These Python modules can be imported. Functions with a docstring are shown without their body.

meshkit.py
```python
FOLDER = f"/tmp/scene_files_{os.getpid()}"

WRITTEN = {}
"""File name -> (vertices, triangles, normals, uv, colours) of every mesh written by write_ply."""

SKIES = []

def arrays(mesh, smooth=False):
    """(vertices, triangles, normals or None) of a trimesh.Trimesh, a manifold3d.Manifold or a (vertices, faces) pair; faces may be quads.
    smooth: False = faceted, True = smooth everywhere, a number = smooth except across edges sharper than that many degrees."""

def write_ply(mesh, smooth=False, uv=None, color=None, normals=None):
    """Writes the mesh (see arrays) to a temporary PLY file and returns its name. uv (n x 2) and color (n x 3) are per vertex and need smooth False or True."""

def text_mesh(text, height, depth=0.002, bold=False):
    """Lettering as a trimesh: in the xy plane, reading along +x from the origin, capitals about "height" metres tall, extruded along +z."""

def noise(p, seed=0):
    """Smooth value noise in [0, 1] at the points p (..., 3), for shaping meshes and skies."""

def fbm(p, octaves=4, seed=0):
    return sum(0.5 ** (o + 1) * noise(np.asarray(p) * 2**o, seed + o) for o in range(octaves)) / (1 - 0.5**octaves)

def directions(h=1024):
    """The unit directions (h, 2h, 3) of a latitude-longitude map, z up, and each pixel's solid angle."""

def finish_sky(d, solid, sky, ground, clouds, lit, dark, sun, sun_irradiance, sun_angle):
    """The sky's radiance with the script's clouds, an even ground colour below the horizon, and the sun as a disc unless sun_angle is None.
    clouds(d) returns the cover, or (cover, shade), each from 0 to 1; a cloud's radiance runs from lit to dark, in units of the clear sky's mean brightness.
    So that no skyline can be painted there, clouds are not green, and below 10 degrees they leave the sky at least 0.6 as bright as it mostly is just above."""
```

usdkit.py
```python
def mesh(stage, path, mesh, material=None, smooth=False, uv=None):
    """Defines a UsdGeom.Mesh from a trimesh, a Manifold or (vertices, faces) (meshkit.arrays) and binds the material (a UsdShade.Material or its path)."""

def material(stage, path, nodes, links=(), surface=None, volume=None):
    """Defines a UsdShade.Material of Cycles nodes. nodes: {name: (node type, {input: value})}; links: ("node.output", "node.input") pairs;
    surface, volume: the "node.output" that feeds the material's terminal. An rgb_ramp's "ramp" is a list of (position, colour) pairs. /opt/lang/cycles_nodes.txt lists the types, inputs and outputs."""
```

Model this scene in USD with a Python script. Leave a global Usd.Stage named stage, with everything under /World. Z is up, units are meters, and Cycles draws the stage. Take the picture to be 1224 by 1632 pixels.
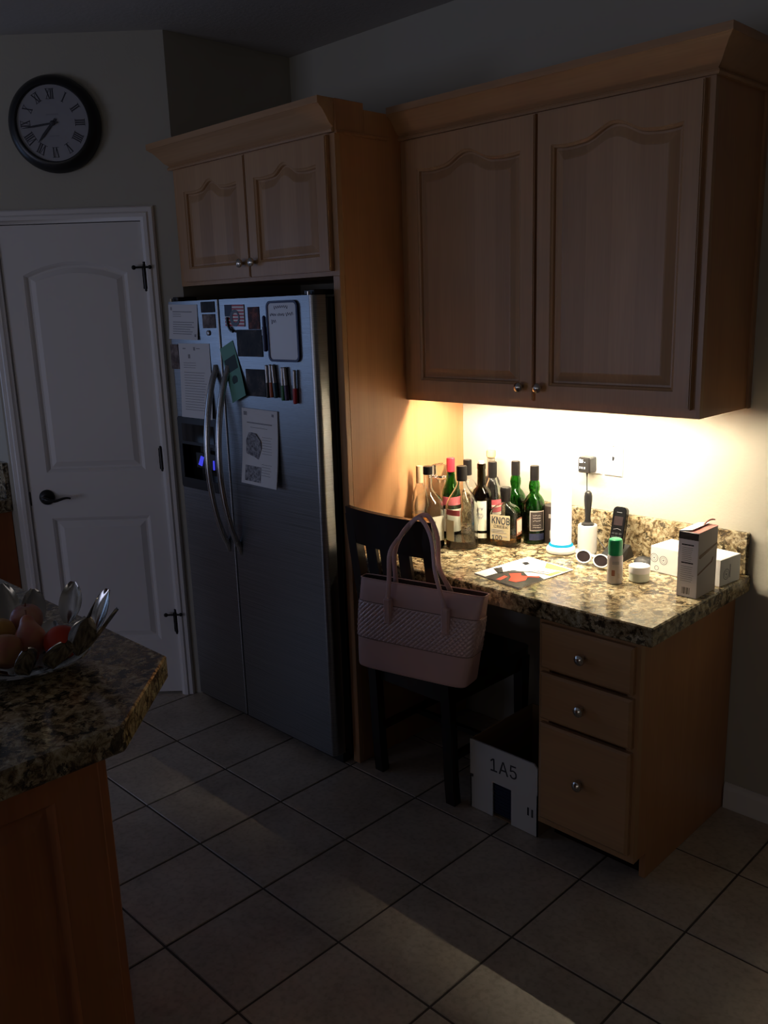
import math, random
import numpy as np, trimesh
import usdkit, meshkit
from pxr import Usd, UsdGeom, UsdLux, UsdShade, Gf, Sdf
from shapely.geometry import Polygon, Point, box as sbox

random.seed(7); rng = np.random.default_rng(7)
stage = Usd.Stage.CreateInMemory()
UsdGeom.SetStageUpAxis(stage, UsdGeom.Tokens.z)
UsdGeom.SetStageMetersPerUnit(stage, 1.0)
UsdGeom.Xform.Define(stage, '/World'); UsdGeom.Scope.Define(stage, '/World/Looks')
pi = math.pi

# ---------------------------------------------------------------- camera, light, exposure
CAM = (2.2166, -2.6571, 1.6724); YAW, PITCH, ROLL, FPX = 0.7894, -0.2291, -0.0319, 1394.4
EXPOSURE = 0.0
UNDER_CABINET = 500.0          # radiance of the strip light under the wall cabinet
WINDOW_DUSK = 1.05             # dusk through the window in the left wall
BACK_ROOM = 0.64              # grey evening light through the wide opening behind
PATIO = 2.3                   # blue dusk through the glass door at the far left behind
DOME = 0.010

def camera():
    fw = np.array([-math.sin(YAW)*math.cos(PITCH), math.cos(YAW)*math.cos(PITCH), math.sin(PITCH)])
    r = np.array([math.cos(YAW), math.sin(YAW), 0]); u = np.cross(r, fw)
    r2 = r*math.cos(ROLL)+u*math.sin(ROLL); u2 = -r*math.sin(ROLL)+u*math.cos(ROLL)
    c = UsdGeom.Camera.Define(stage, '/World/camera')
    m = Gf.Matrix4d(*r2, 0, *u2, 0, *(-fw), 0, *CAM, 1)
    c.AddTransformOp().Set(m)
    c.CreateHorizontalApertureAttr(36.0); c.CreateVerticalApertureAttr(48.0)
    c.CreateFocalLengthAttr(36.0*FPX/1224); c.CreateClippingRangeAttr(Gf.Vec2f(0.02, 60))
    c.CreateExposureAttr(EXPOSURE)
camera()

dome = UsdLux.DomeLight.Define(stage, '/World/sky'); dome.CreateIntensityAttr(DOME); dome.CreateColorAttr(Gf.Vec3f(0.6, 0.75, 1.0))

def rect_light(name, centre, normal, w, h, power, color):
    l = UsdLux.RectLight.Define(stage, '/World/'+name)
    n = np.array(normal, float); n /= np.linalg.norm(n)
    up = np.array([0, 0, 1.0]); z = -n; x = np.cross(up, z); x /= np.linalg.norm(x); y = np.cross(z, x)
    l.AddTransformOp().Set(Gf.Matrix4d(*x, 0, *y, 0, *z, 0, *centre, 1))
    l.CreateWidthAttr(w); l.CreateHeightAttr(h); l.CreateIntensityAttr(power); l.CreateColorAttr(Gf.Vec3f(*color))
rect_light('dusk_light', (-3.56, -3.1, 1.55), (1, 0, 0), 2.2, 1.2, WINDOW_DUSK, (0.36, 0.55, 1.0))
rect_light('patio_light', (-1.7, -7.15, 0.95), (0, 1, 0), 2.0, 1.7, PATIO, (0.66, 0.71, 1.0))
rect_light('evening_light', (2.0, -7.15, 1.0), (0, 1, 0), 1.9, 1.4, BACK_ROOM, (1.0, 0.90, 0.84))

# ---------------------------------------------------------------- helpers: scene graph
INV = {}
def prim_path(parent, name):
    base = parent+'/'+name; p = base; k = 0
    while stage.GetPrimAtPath(p):
        k += 1; p = f'{base}_{k:03d}'
    return p
def meta(prim, label=None, cat=None, group=None, kind=None):
    for k, v in (('label', label), ('category', cat), ('group', group), ('kind', kind)):
        if v: prim.SetCustomDataByKey(k, v)
def thing(name, label, cat, loc=(0, 0, 0), rz=0.0, group=None, kind=None):
    p = prim_path('/World', name); x = UsdGeom.Xform.Define(stage, p)
    x.AddTranslateOp().Set(Gf.Vec3d(*map(float, loc)))
    if rz: x.AddRotateZOp().Set(float(rz))
    meta(x.GetPrim(), label, cat, group, kind)
    m = np.eye(4); a = math.radians(rz); m[:2, :2] = [[math.cos(a), -math.sin(a)], [math.sin(a), math.cos(a)]]; m[:3, 3] = loc
    INV[p] = np.linalg.inv(m); return p
def tm(g):
    if hasattr(g, 'to_mesh'):
        m = g.to_mesh(); return trimesh.Trimesh(m.vert_properties[:, :3], m.tri_verts, process=False)
    return g
def part(parent, name, g, mat, smooth=False, label=None, kind=None, local=False):
    """one mesh under parent; g in world coordinates unless local"""
    g = tm(g).copy(); root = '/'.join(parent.split('/')[:3])
    if not local and root in INV: g.apply_transform(INV[root])
    p = prim_path(parent, name)
    usdkit.mesh(stage, p, g, M[mat], smooth); meta(stage.GetPrimAtPath(p), label, None, None, kind); return p
def solo(name, g, mat, label, cat, smooth=False, group=None, kind=None):
    p = prim_path('/World', name)
    usdkit.mesh(stage, p, tm(g), M[mat], smooth); meta(stage.GetPrimAtPath(p), label, cat, group, kind); return p

# ---------------------------------------------------------------- helpers: shapes
def cat(*ms): return trimesh.util.concatenate([tm(m) for m in ms])
def hull(pts): return trimesh.convex.convex_hull(np.asarray(pts, float))
def box(x0, x1, y0, y1, z0, z1, b=0.0):
    if not b: 
        m = trimesh.creation.box([x1-x0, y1-y0, z1-z0]); m.apply_translation([(x0+x1)/2, (y0+y1)/2, (z0+z1)/2]); return m
    P = []
    for sx in (0, 1):
        for sy in (0, 1):
            for sz in (0, 1):
                c = [(x0, x1)[sx], (y0, y1)[sy], (z0, z1)[sz]]; d = [b*(1-2*sx), b*(1-2*sy), b*(1-2*sz)]
                for k in range(3):
                    q = [c[i]+(0 if i == k else d[i]) for i in range(3)]; P.append(q)
    return hull(P)
def lathe(prof, at=(0, 0, 0), n=36, sq=None):
    """revolve (r, z) pairs; sq = (half x, half y, corner power) makes a rounded-rectangular section"""
    a = np.linspace(0, 2*pi, n, endpoint=False); c, s = np.cos(a), np.sin(a)
    if sq:
        k = 1/np.power(np.abs(c/sq[0])**sq[2]+np.abs(s/sq[1])**sq[2], 1/sq[2])
        rad = np.stack([c*k, s*k], 1)
    else: rad = np.stack([c, s], 1)
    V, F = [], []; circ = np.stack([c, s], 1)
    for i, pr in enumerate(prof):
        r, z = pr[0], pr[1]; t = pr[2] if len(pr) > 2 else 0.0          # t: 0 = circle of r, 1 = section scaled by r
        ring = (circ*r if not sq else (1-t)*circ*r + t*rad*r)
        V += [[x, y, z] for x, y in ring]
    for i in range(len(prof)-1):
        for j in range(n):
            k = (j+1) % n; a0, a1, b0, b1 = i*n+j, i*n+k, (i+1)*n+j, (i+1)*n+k
            F += [[a0, a1, b1], [a0, b1, b0]]
    for end, i in ((0, 0), (1, len(prof)-1)):
        V.append([0, 0, prof[i][1]]); q = len(V)-1
        for j in range(n):
            k = (j+1) % n; F.append([q, i*n+k, i*n+j] if not end else [q, i*n+j, i*n+k])
    m = trimesh.Trimesh(np.array(V)+np.array(at), F, process=False); return m
def spline(pts, n=24):
    from scipy.interpolate import CubicSpline
    P = np.asarray(pts, float); t = np.r_[0, np.cumsum(np.linalg.norm(np.diff(P, axis=0), axis=1))]
    return CubicSpline(t, P)(np.linspace(0, t[-1], n))
def sweep(path, sec, up=(0, 0, 1)):
    """sweep closed 2-D sections (list per point, or one) along path; capped"""
    P = np.asarray(path, float); T = np.gradient(P, axis=0); T /= np.linalg.norm(T, axis=1)[:, None]
    u = np.array(up, float); secs = sec if np.ndim(sec[0][0]) else [sec]*len(P); V, n = [], len(secs[0])
    side = np.cross(T[0], u); 
    if np.linalg.norm(side) < 1e-6: side = np.cross(T[0], [1, 0, 0])
    side /= np.linalg.norm(side)
    for p, t, s in zip(P, T, secs):
        side = side-t*(side@t); side /= np.linalg.norm(side); nor = np.cross(side, t)
        V += [p+side*a+nor*b for a, b in s]
    F = []
    for i in range(len(P)-1):
        for j in range(n):
            k = (j+1) % n; a0, a1, b0, b1 = i*n+j, i*n+k, (i+1)*n+j, (i+1)*n+k; F += [[a0, b1, a1], [a0, b0, b1]]
    for i, e in ((0, 0), (len(P)-1, 1)):
        V.append(np.mean(V[i*n:(i+1)*n], axis=0)); q = len(V)-1
        for j in range(n):
            k = (j+1) % n; F.append([q, i*n+j, i*n+k] if not e else [q, i*n+k, i*n+j])
    m = trimesh.Trimesh(V, F, process=False); m.fix_normals(); return m
def circle(r, n=12): return [(r*math.cos(2*pi*i/n), r*math.sin(2*pi*i/n)) for i in range(n)]
def tube(path, r, n=10):
    if np.ndim(r): return sweep(path, [circle(x, n) for x in r])
    return sweep(path, circle(r, n))
def rect(a, b): return [(-a, -b), (a, -b), (a, b), (-a, b)]
def ball(c, r, s=(1, 1, 1), sub=2):
    m = trimesh.creation.icosphere(sub, r); m.vertices *= s; m.apply_translation(c); return m
def rrect(x0, x1, y0, y1, r, q=6):
    return Polygon(sbox(x0+r, y0+r, x1-r, y1-r).buffer(r, quad_segs=q))
def prism(poly, h, z0=0.0):
    polys = getattr(poly, 'geoms', [poly]); out = []
    for g in polys:
        m = trimesh.creation.extrude_polygon(g, h, engine='earcut'); m.apply_translation([0, 0, z0]); out.append(m)
    return cat(*out)
class Frame:
    """a plane in the room: local x -> right, y -> up, z -> out of it"""
    def __init__(s, o, right, up=(0, 0, 1)):
        r = np.array(right, float); r /= np.linalg.norm(r); u = np.array(up, float); u /= np.linalg.norm(u); n = np.cross(r, u)
        s.m = np.eye(4); s.m[:3, 0], s.m[:3, 1], s.m[:3, 2], s.m[:3, 3] = r, u, n, o
    def __call__(s, g):
        g = tm(g).copy(); g.apply_transform(s.m); return g
def wallf(y): return Frame((0, y, 0), (1, 0, 0))
def loft(rings, cap_last=True, cap_first=False):
    """rings of equal point counts [(pts2d, z)], last one filled"""
    n = len(rings[0][0]); V = []; F = []
    for p, z in rings: V += [[x, y, z] for x, y in p]
    for i in range(len(rings)-1):
        for j in range(n):
            k = (j+1) % n; a0, a1, b0, b1 = i*n+j, i*n+k, (i+1)*n+j, (i+1)*n+k; F += [[a0, a1, b1], [a0, b1, b0]]
    m = trimesh.Trimesh(V, F, process=False); out = [m]
    for on, (p, z), flip in ((cap_last, rings[-1], False), (cap_first, rings[0], True)):
        if on:
            v, f = trimesh.creation.triangulate_polygon(Polygon(p), engine='earcut')
            c = trimesh.Trimesh(np.c_[v, np.full(len(v), z)], f[:, ::-1] if flip else f, process=False)
            if (c.face_normals[0][2] < 0) != flip: c.invert()
            out.append(c)
    return cat(*out)
def opening(u0, u1, v0, v1, ins, arch=None, h=0.0, hw=0.1):
    """counter-clockwise outline of a door's panel opening, inset by ins; arch: None, 'hump' (cathedral) or 'arc'"""
    a, b, c = u0+ins, u1-ins, v0+ins; pts = [(a, c), (b, c)]; uc = (u0+u1)/2
    n = 40 if arch else 1
    for i in range(n+1):
        u = b+(a-b)*i/n; t = abs(u-uc)
        if arch == 'hump':
            e = (0.5*(1+math.cos(pi*t/hw)) if t < hw else 0)*h; g = max(0, t-hw)/max(1e-6, (u1-u0)/2-hw); dip = -0.10*h*math.sin(pi*min(1, g*1.0)) if t > hw else 0
            v = v1+e+dip-ins
        elif arch == 'arc': v = v1+h*(1-(t/((u1-u0)/2))**2)-ins
        else: v = v1-ins
        pts.append((u, v))
    return pts
def raised_door(u0, u1, v0, v1, stile=0.055, rail=None, arch='hump', h=0.03, hw=0.105, thick=0.02, top=None):
    """(frame, panel) of a raised-panel door in plane coordinates, back at z = 0"""
    rail = rail or stile; top = top or rail+h
    O = (u0+stile, u1-stile, v0+rail, v1-top)
    P = lambda i: opening(*O, i, arch, h, hw)
    outer = Polygon([(u0, v0), (u1, v0), (u1, v1), (u0, v1)])
    e = 0.003
    f = prism(outer.difference(Polygon(P(-0.007))), thick-e)
    inn = Polygon([(u0+e, v0+e), (u1-e, v0+e), (u1-e, v1-e), (u0+e, v1-e)]).difference(Polygon(P(-0.010)))
    f = cat(f, prism(inn, e, thick-e), loft([(P(-0.010), thick), (P(-0.007), thick-0.003), (P(-0.002), thick-0.006), (P(0), thick-0.012), (P(0.0), 0.004)], False))
    p = loft([(P(0), 0.006), (P(0.006), 0.006), (P(0.030), thick-0.004), (P(0.034), thick-0.003)])
    return f, p
def knob(c, n, r=0.016):
    """mushroom knob at c (on the face) pointing along n"""
    prof = [(0.006, 0), (0.006, 0.006), (0.0075, 0.010), (r*0.85, 0.015), (r, 0.020), (r*0.95, 0.025), (r*0.6, 0.029), (r*0.2, 0.0305)]
    m = lathe(prof, n=20); n = np.array(n, float); T = trimesh.geometry.align_vectors([0, 0, 1], n); m.apply_transform(T); m.apply_translation(c); return m
def lines(f, u0, u1, v0, v1, n, th, fill=0.75, seed=1, z=0.0004, gaps=()):
    """rows of print in the plane frame f"""
    r = np.random.default_rng(seed); out = []
    for i in range(n):
        if i in gaps: continue
        v = v1-(v1-v0)*(i+0.5)/n; w = (u1-u0)*(fill+(1-fill)*r.random())
        out.append(box(u0, u0+w, v-th/2, v+th/2, 0, z))
    return f(cat(*out))
def text(f, s, height, u, v, rot=0, depth=0.0005, bold=False, align='l', sx=1.0, z=0.0):
    m = meshkit.text_mesh(s, height, depth, bold); w = m.bounds[1][0]
    m.vertices[:, 0] *= sx; w *= sx
    if align == 'c': m.apply_translation([-w/2, 0, 0])
    m.apply_transform(trimesh.transformations.rotation_matrix(math.radians(rot), [0, 0, 1])); m.apply_translation([u, v, z]); return f(m)
def stroke(f, pts, w=0.0012, z=0.0006):
    P = np.array([(a, b, z/2) for a, b in pts]); return f(sweep(P, rect(w/2, z/2)))

# ---------------------------------------------------------------- materials
M = {}
def simple(name, color, rough=0.5, metal=0.0, spec=0.5, **kw):
    d = {'base_color': color, 'roughness': rough, 'metallic': metal, 'specular_ior_level': spec}; d.update(kw)
    M[name] = usdkit.material(stage, '/World/Looks/'+name, {'p': ('principled_bsdf', d)}, surface='p.BSDF')
def glass(name, color, rough=0.02, ior=1.45):
    simple(name, color, rough, transmission_weight=1.0, ior=ior)
def wood(name, c0, c1, c2, rough=0.38, axis='z', fine=1.0, plank=0.0):
    sc = {'z': (9, 9, 0.9), 'x': (0.9, 9, 9), 'y': (9, 0.9, 9)}[axis]; s2 = {'z': (150, 150, 5), 'x': (5, 150, 150), 'y': (150, 5, 150)}[axis]
    nodes = {'g': ('geometry', {}), 'm': ('mapping', {'scale': sc}), 'm2': ('mapping', {'scale': s2}),
             'n': ('noise_texture', {'scale': fine, 'detail': 6.0, 'roughness': 0.6, 'distortion': 0.6}), 'n2': ('noise_texture', {'scale': 1.0, 'detail': 3.0}),
             'r': ('rgb_ramp', {'ramp': [(0.25, c0), (0.5, c1), (0.75, c2)]}), 'r2': ('rgb_ramp', {'ramp': [(0.3, (0.92, 0.91, 0.90)), (0.7, (1, 1, 1))]}),
             'x': ('mix', {'mix_type': 'multiply', 'fac': 1.0}), 'b': ('bump', {'strength': 0.05, 'distance': 0.002}), 'p': ('principled_bsdf', {'roughness': rough, 'specular_ior_level': 0.45})}
    links = [('g.position', 'm.vector'), ('g.position', 'm2.vector'), ('m.vector', 'n.vector'), ('m2.vector', 'n2.vector'), ('n.fac', 'r.fac'), ('n2.fac', 'r2.fac'),
             ('r.color', 'x.color1'), ('r2.color', 'x.color2'), ('n2.fac', 'b.height'), ('b.normal', 'p.normal')]
    last = 'x.color'
    if plank:      # glued-up staves, each of its own tone
        nodes.update({'sx': ('separate_xyz', {}), 'ad': ('math', {'math_type': 'add'}), 'mu': ('math', {'math_type': 'multiply', 'value2': 1/plank}), 'fl': ('math', {'math_type': 'floor'}),
                      'w': ('white_noise_texture', {'dimensions': '1D'}), 'rw': ('rgb_ramp', {'ramp': [(0, (0.84, 0.82, 0.80)), (1, (1.05, 1.05, 1.05))]}), 'y': ('mix', {'mix_type': 'multiply', 'fac': 1.0})})
        links += [('g.position', 'sx.vector'), ('sx.x', 'ad.value1'), ('sx.y', 'ad.value2'), ('ad.value', 'mu.value1'), ('mu.value', 'fl.value1'), ('fl.value', 'w.w'), ('w.value', 'rw.fac'), ('x.color', 'y.color1'), ('rw.color', 'y.color2')]
        last = 'y.color'
    links.append((last, 'p.base_color'))
    M[name] = usdkit.material(stage, '/World/Looks/'+name, nodes, links, surface='p.BSDF')
def plaster(name, color, bump=0.15, scale=90.0, rough=0.75):
    M[name] = usdkit.material(stage, '/World/Looks/'+name, {'g': ('geometry', {}), 'n': ('noise_texture', {'scale': scale, 'detail': 3.0, 'roughness': 0.55}),
        'b': ('bump', {'strength': bump, 'distance': 0.004}), 'p': ('principled_bsdf', {'base_color': color, 'roughness': rough, 'specular_ior_level': 0.25})},
        [('g.position', 'n.vector'), ('n.fac', 'b.height'), ('b.normal', 'p.normal')], surface='p.BSDF')
def mottled(name, stops, scale, detail=5.0, rough=0.5, metal=0.0, bump=0.0, mapscale=(1, 1, 1), spec=0.5):
    nodes = {'g': ('geometry', {}), 'm': ('mapping', {'scale': mapscale}), 'n': ('noise_texture', {'scale': scale, 'detail': detail, 'roughness': 0.6}), 'r': ('rgb_ramp', {'ramp': stops}),
             'b': ('bump', {'strength': bump, 'distance': 0.002}), 'p': ('principled_bsdf', {'roughness': rough, 'metallic': metal, 'specular_ior_level': spec})}
    M[name] = usdkit.material(stage, '/World/Looks/'+name, nodes, [('g.position', 'm.vector'), ('m.vector', 'n.vector'), ('n.fac', 'r.fac'), ('r.color', 'p.base_color'), ('n.fac', 'b.height'), ('b.normal', 'p.normal')], surface='p.BSDF')
def granite(name):
    nodes = {'g': ('geometry', {}), 'd': ('noise_texture', {'scale': 30.0, 'detail': 4.0, 'roughness': 0.7}), 'mx': ('mix_vector', {'fac': 0.07, 'use_clamp': False}),
             'n1': ('noise_texture', {'scale': 27.0, 'detail': 7.0, 'roughness': 0.62, 'distortion': 1.6}), 'r': ('rgb_ramp', {'ramp': [(0.30, (0.050, 0.036, 0.022)), (0.40, (0.15, 0.105, 0.055)), (0.47, (0.36, 0.28, 0.165)), (0.56, (0.52, 0.45, 0.30)), (0.68, (0.66, 0.60, 0.46))]}),
             'v': ('voronoi_texture', {'scale': 58.0, 'feature': 'f1'}), 's': ('separate_color', {}), 'rv': ('rgb_ramp', {'ramp': [(0.13, (0.09, 0.08, 0.07)), (0.24, (0.60, 0.54, 0.46)), (0.45, (0.95, 0.93, 0.9)), (0.9, (1.12, 1.10, 1.06))]}),
             'n': ('noise_texture', {'scale': 56.0, 'detail': 5.0, 'roughness': 0.7, 'distortion': 0.8}), 'rn': ('rgb_ramp', {'ramp': [(0.36, (0.08, 0.07, 0.055)), (0.45, (0.64, 0.60, 0.52)), (0.52, (0.85, 0.85, 0.84))]}),
             'x': ('mix', {'mix_type': 'multiply', 'fac': 0.85}), 'y': ('mix', {'mix_type': 'multiply', 'fac': 0.8}), 'p': ('principled_bsdf', {'roughness': 0.16, 'specular_ior_level': 0.5})}
    M[name] = usdkit.material(stage, '/World/Looks/'+name, nodes, [('g.position', 'd.vector'), ('g.position', 'mx.a'), ('d.color', 'mx.b'), ('mx.result', 'v.vector'), ('v.color', 's.color'), ('s.r', 'rv.fac'), ('g.position', 'n1.vector'), ('n1.fac', 'r.fac'),
        ('g.position', 'n.vector'), ('n.fac', 'rn.fac'), ('r.color', 'x.color1'), ('rv.color', 'x.color2'), ('x.color', 'y.color1'), ('rn.color', 'y.color2'), ('y.color', 'p.base_color')], surface='p.BSDF')
def tile_mat(name, k):
    nodes = {'g': ('geometry', {}), 'n': ('noise_texture', {'scale': 7.0, 'detail': 8.0, 'roughness': 0.65, 'distortion': 0.5}), 'o': ('vector_math', {'math_type': 'add', 'vector2': (k*3.7, k*1.3, k*0.7)}),
             'r': ('rgb_ramp', {'ramp': [(0.28, tuple(c*(0.90+0.04*k) for c in (0.41, 0.345, 0.28))), (0.5, tuple(c*(0.92+0.04*k) for c in (0.53, 0.455, 0.37))), (0.72, tuple(c*(0.94+0.03*k) for c in (0.62, 0.55, 0.46)))]}),
             'n2': ('noise_texture', {'scale': 60.0, 'detail': 4.0}), 'r2': ('rgb_ramp', {'ramp': [(0.3, (0.75, 0.73, 0.7)), (0.55, (1, 1, 1))]}), 'x': ('mix', {'mix_type': 'multiply', 'fac': 0.8}),
             'b': ('bump', {'strength': 0.12, 'distance': 0.003}), 'p': ('principled_bsdf', {'roughness': 0.36, 'specular_ior_level': 0.45})}
    M[name] = usdkit.material(stage, '/World/Looks/'+name, nodes, [('g.position', 'o.vector1'), ('o.vector', 'n.vector'), ('n.fac', 'r.fac'), ('o.vector', 'n2.vector'), ('n2.fac', 'r2.fac'), ('r.color', 'x.color1'), ('r2.color', 'x.color2'),
        ('x.color', 'p.base_color'), ('n.fac', 'b.height'), ('b.normal', 'p.normal')], surface='p.BSDF')
def emitter(name, color, strength):
    M[name] = usdkit.material(stage, '/World/Looks/'+name, {'e': ('emission', {'color': color, 'strength': strength})}, surface='e.emission')
def steel(name, color, rough, mapscale):
    M[name] = usdkit.material(stage, '/World/Looks/'+name, {'g': ('geometry', {}), 'm': ('mapping', {'scale': mapscale}), 'n': ('noise_texture', {'scale': 1.0, 'detail': 3.0}),
        'rr': ('map_range', {'from_min': 0.3, 'from_max': 0.7, 'to_min': rough-0.05, 'to_max': rough+0.05}), 'b': ('bump', {'strength': 0.04, 'distance': 0.001}),
        'p': ('principled_bsdf', {'base_color': color, 'metallic': 1.0})}, [('g.position', 'm.vector'), ('m.vector', 'n.vector'), ('n.fac', 'rr.value'), ('rr.result', 'p.roughness'), ('n.fac', 'b.height'), ('b.normal', 'p.normal')], surface='p.BSDF')

plaster('wall_paint', (0.50, 0.475, 0.40)); plaster('ceiling_paint', (0.50, 0.48, 0.45), 0.3, 60)
simple('white_trim', (0.80, 0.77, 0.75), 0.42); simple('door_white', (0.77, 0.74, 0.72), 0.45)
wood('maple', (0.46, 0.255, 0.125), (0.51, 0.295, 0.15), (0.56, 0.335, 0.175), 0.36)
wood('maple_veneer', (0.46, 0.215, 0.092), (0.52, 0.252, 0.112), (0.57, 0.29, 0.135), 0.36)
wood('maple_panel', (0.46, 0.265, 0.14), (0.51, 0.305, 0.165), (0.56, 0.345, 0.195), 0.36, plank=0.083)
wood('maple_rail', (0.46, 0.255, 0.125), (0.51, 0.295, 0.15), (0.56, 0.335, 0.175), 0.36, axis='x')
wood('cherry_island', (0.36, 0.12, 0.04), (0.42, 0.15, 0.052), (0.47, 0.18, 0.065), 0.36)
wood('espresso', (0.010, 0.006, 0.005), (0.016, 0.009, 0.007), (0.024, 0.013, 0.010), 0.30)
granite('granite')
for k in range(4): tile_mat(f'tile_{"abcd"[k]}', k)
plaster('grout', (0.10, 0.085, 0.07), 0.3, 200)
steel('stainless', (0.31, 0.32, 0.335), 0.33, (3, 3, 900)); steel('stainless_handle', (0.46, 0.46, 0.47), 0.22, (600, 600, 4)); simple('nickel', (0.62, 0.58, 0.52), 0.18, 1.0)
simple('pewter', (0.50, 0.49, 0.47), 0.16, 1.0)
simple('bronze', (0.018, 0.016, 0.016), 0.32, 0.4); simple('black_plastic', (0.012, 0.012, 0.013), 0.35); simple('black_gloss', (0.008, 0.008, 0.009), 0.08)
simple('fridge_black', (0.010, 0.010, 0.011), 0.55); simple('gasket', (0.03, 0.03, 0.035), 0.7)
simple('paper', (0.74, 0.74, 0.76), 0.8); simple('ink', (0.06, 0.06, 0.07), 0.8); simple('grey_ink', (0.30, 0.30, 0.33), 0.8); simple('carton_white', (0.80, 0.79, 0.78), 0.6)
simple('blue_frame', (0.015, 0.02, 0.09), 0.4); simple('board_white', (0.74, 0.74, 0.78), 0.3)
simple('mint', (0.14, 0.36, 0.28), 0.6); simple('mint_dark', (0.012, 0.035, 0.032), 0.6)
simple('red', (0.50, 0.015, 0.02), 0.4); simple('white', (0.82, 0.82, 0.82), 0.4); simple('navy', (0.012, 0.018, 0.06), 0.5)
simple('orange_plastic', (0.45, 0.09, 0.03), 0.35); simple('teal_plastic', (0.01, 0.07, 0.10), 0.35); simple('green_plastic', (0.01, 0.16, 0.04), 0.35); simple('purple_plastic', (0.04, 0.015, 0.07), 0.35); simple('silver_plastic', (0.42, 0.40, 0.40), 0.25, 0.6)
mottled('photo_dark', [(0.35, (0.008, 0.008, 0.010)), (0.55, (0.03, 0.025, 0.025)), (0.7, (0.11, 0.08, 0.07))], 22, rough=0.5, spec=0.2)
mottled('photo_warm', [(0.3, (0.03, 0.02, 0.018)), (0.5, (0.14, 0.10, 0.09)), (0.7, (0.30, 0.24, 0.22))], 26, rough=0.5, spec=0.2)
mottled('photo_grey', [(0.3, (0.05, 0.05, 0.06)), (0.5, (0.25, 0.25, 0.28)), (0.7, (0.5, 0.5, 0.54))], 90, rough=0.7)
mottled('photo_red', [(0.3, (0.02, 0.012, 0.012)), (0.5, (0.08, 0.025, 0.02)), (0.7, (0.30, 0.09, 0.06))], 40, rough=0.5, spec=0.2)
emitter('blue_led', (0.07, 0.08, 1.0), 0.7)
simple('pink_leather', (0.72, 0.47, 0.44), 0.42); simple('pink_metallic', (0.70, 0.50, 0.49), 0.30, 0.25); simple('bag_lining', (0.10, 0.06, 0.05), 0.8)
glass('clear_glass', (0.97, 0.985, 0.975)); glass('green_glass', (0.09, 0.34, 0.07)); glass('dark_glass', (0.10, 0.075, 0.02)); glass('amber_liquid', (0.62, 0.27, 0.05), ior=1.36); glass('pale_liquid', (0.86, 0.58, 0.22), ior=1.36); glass('smoke_liquid', (0.10, 0.045, 0.03), ior=1.36)
simple('dark_liquid', (0.006, 0.010, 0.008), 0.1); simple('dark_ceramic', (0.012, 0.011, 0.011), 0.2)
simple('cork', (0.55, 0.36, 0.20), 0.8); simple('cork_pink', (0.62, 0.42, 0.36), 0.8); simple('label_cream', (0.72, 0.68, 0.54), 0.7); simple('label_kraft', (0.62, 0.52, 0.34), 0.7); simple('label_brown', (0.22, 0.075, 0.04), 0.6); simple('label_pink', (0.55, 0.10, 0.12), 0.6); simple('label_dark', (0.035, 0.025, 0.022), 0.5)
simple('wax_black', (0.008, 0.007, 0.007), 0.35, spec=0.25); simple('cap_red', (0.60, 0.03, 0.05), 0.35); simple('label_rim', (0.40, 0.36, 0.32), 0.4)
simple('frosted_white', (0.88, 0.86, 0.90), 0.35, transmission_weight=0.0, emission_color=(0.72, 0.70, 1.0), emission_strength=0.22); simple('white_plastic', (0.80, 0.80, 0.80), 0.3)
emitter('teal_led', (0.05, 0.75, 0.95), 0.95)
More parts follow.
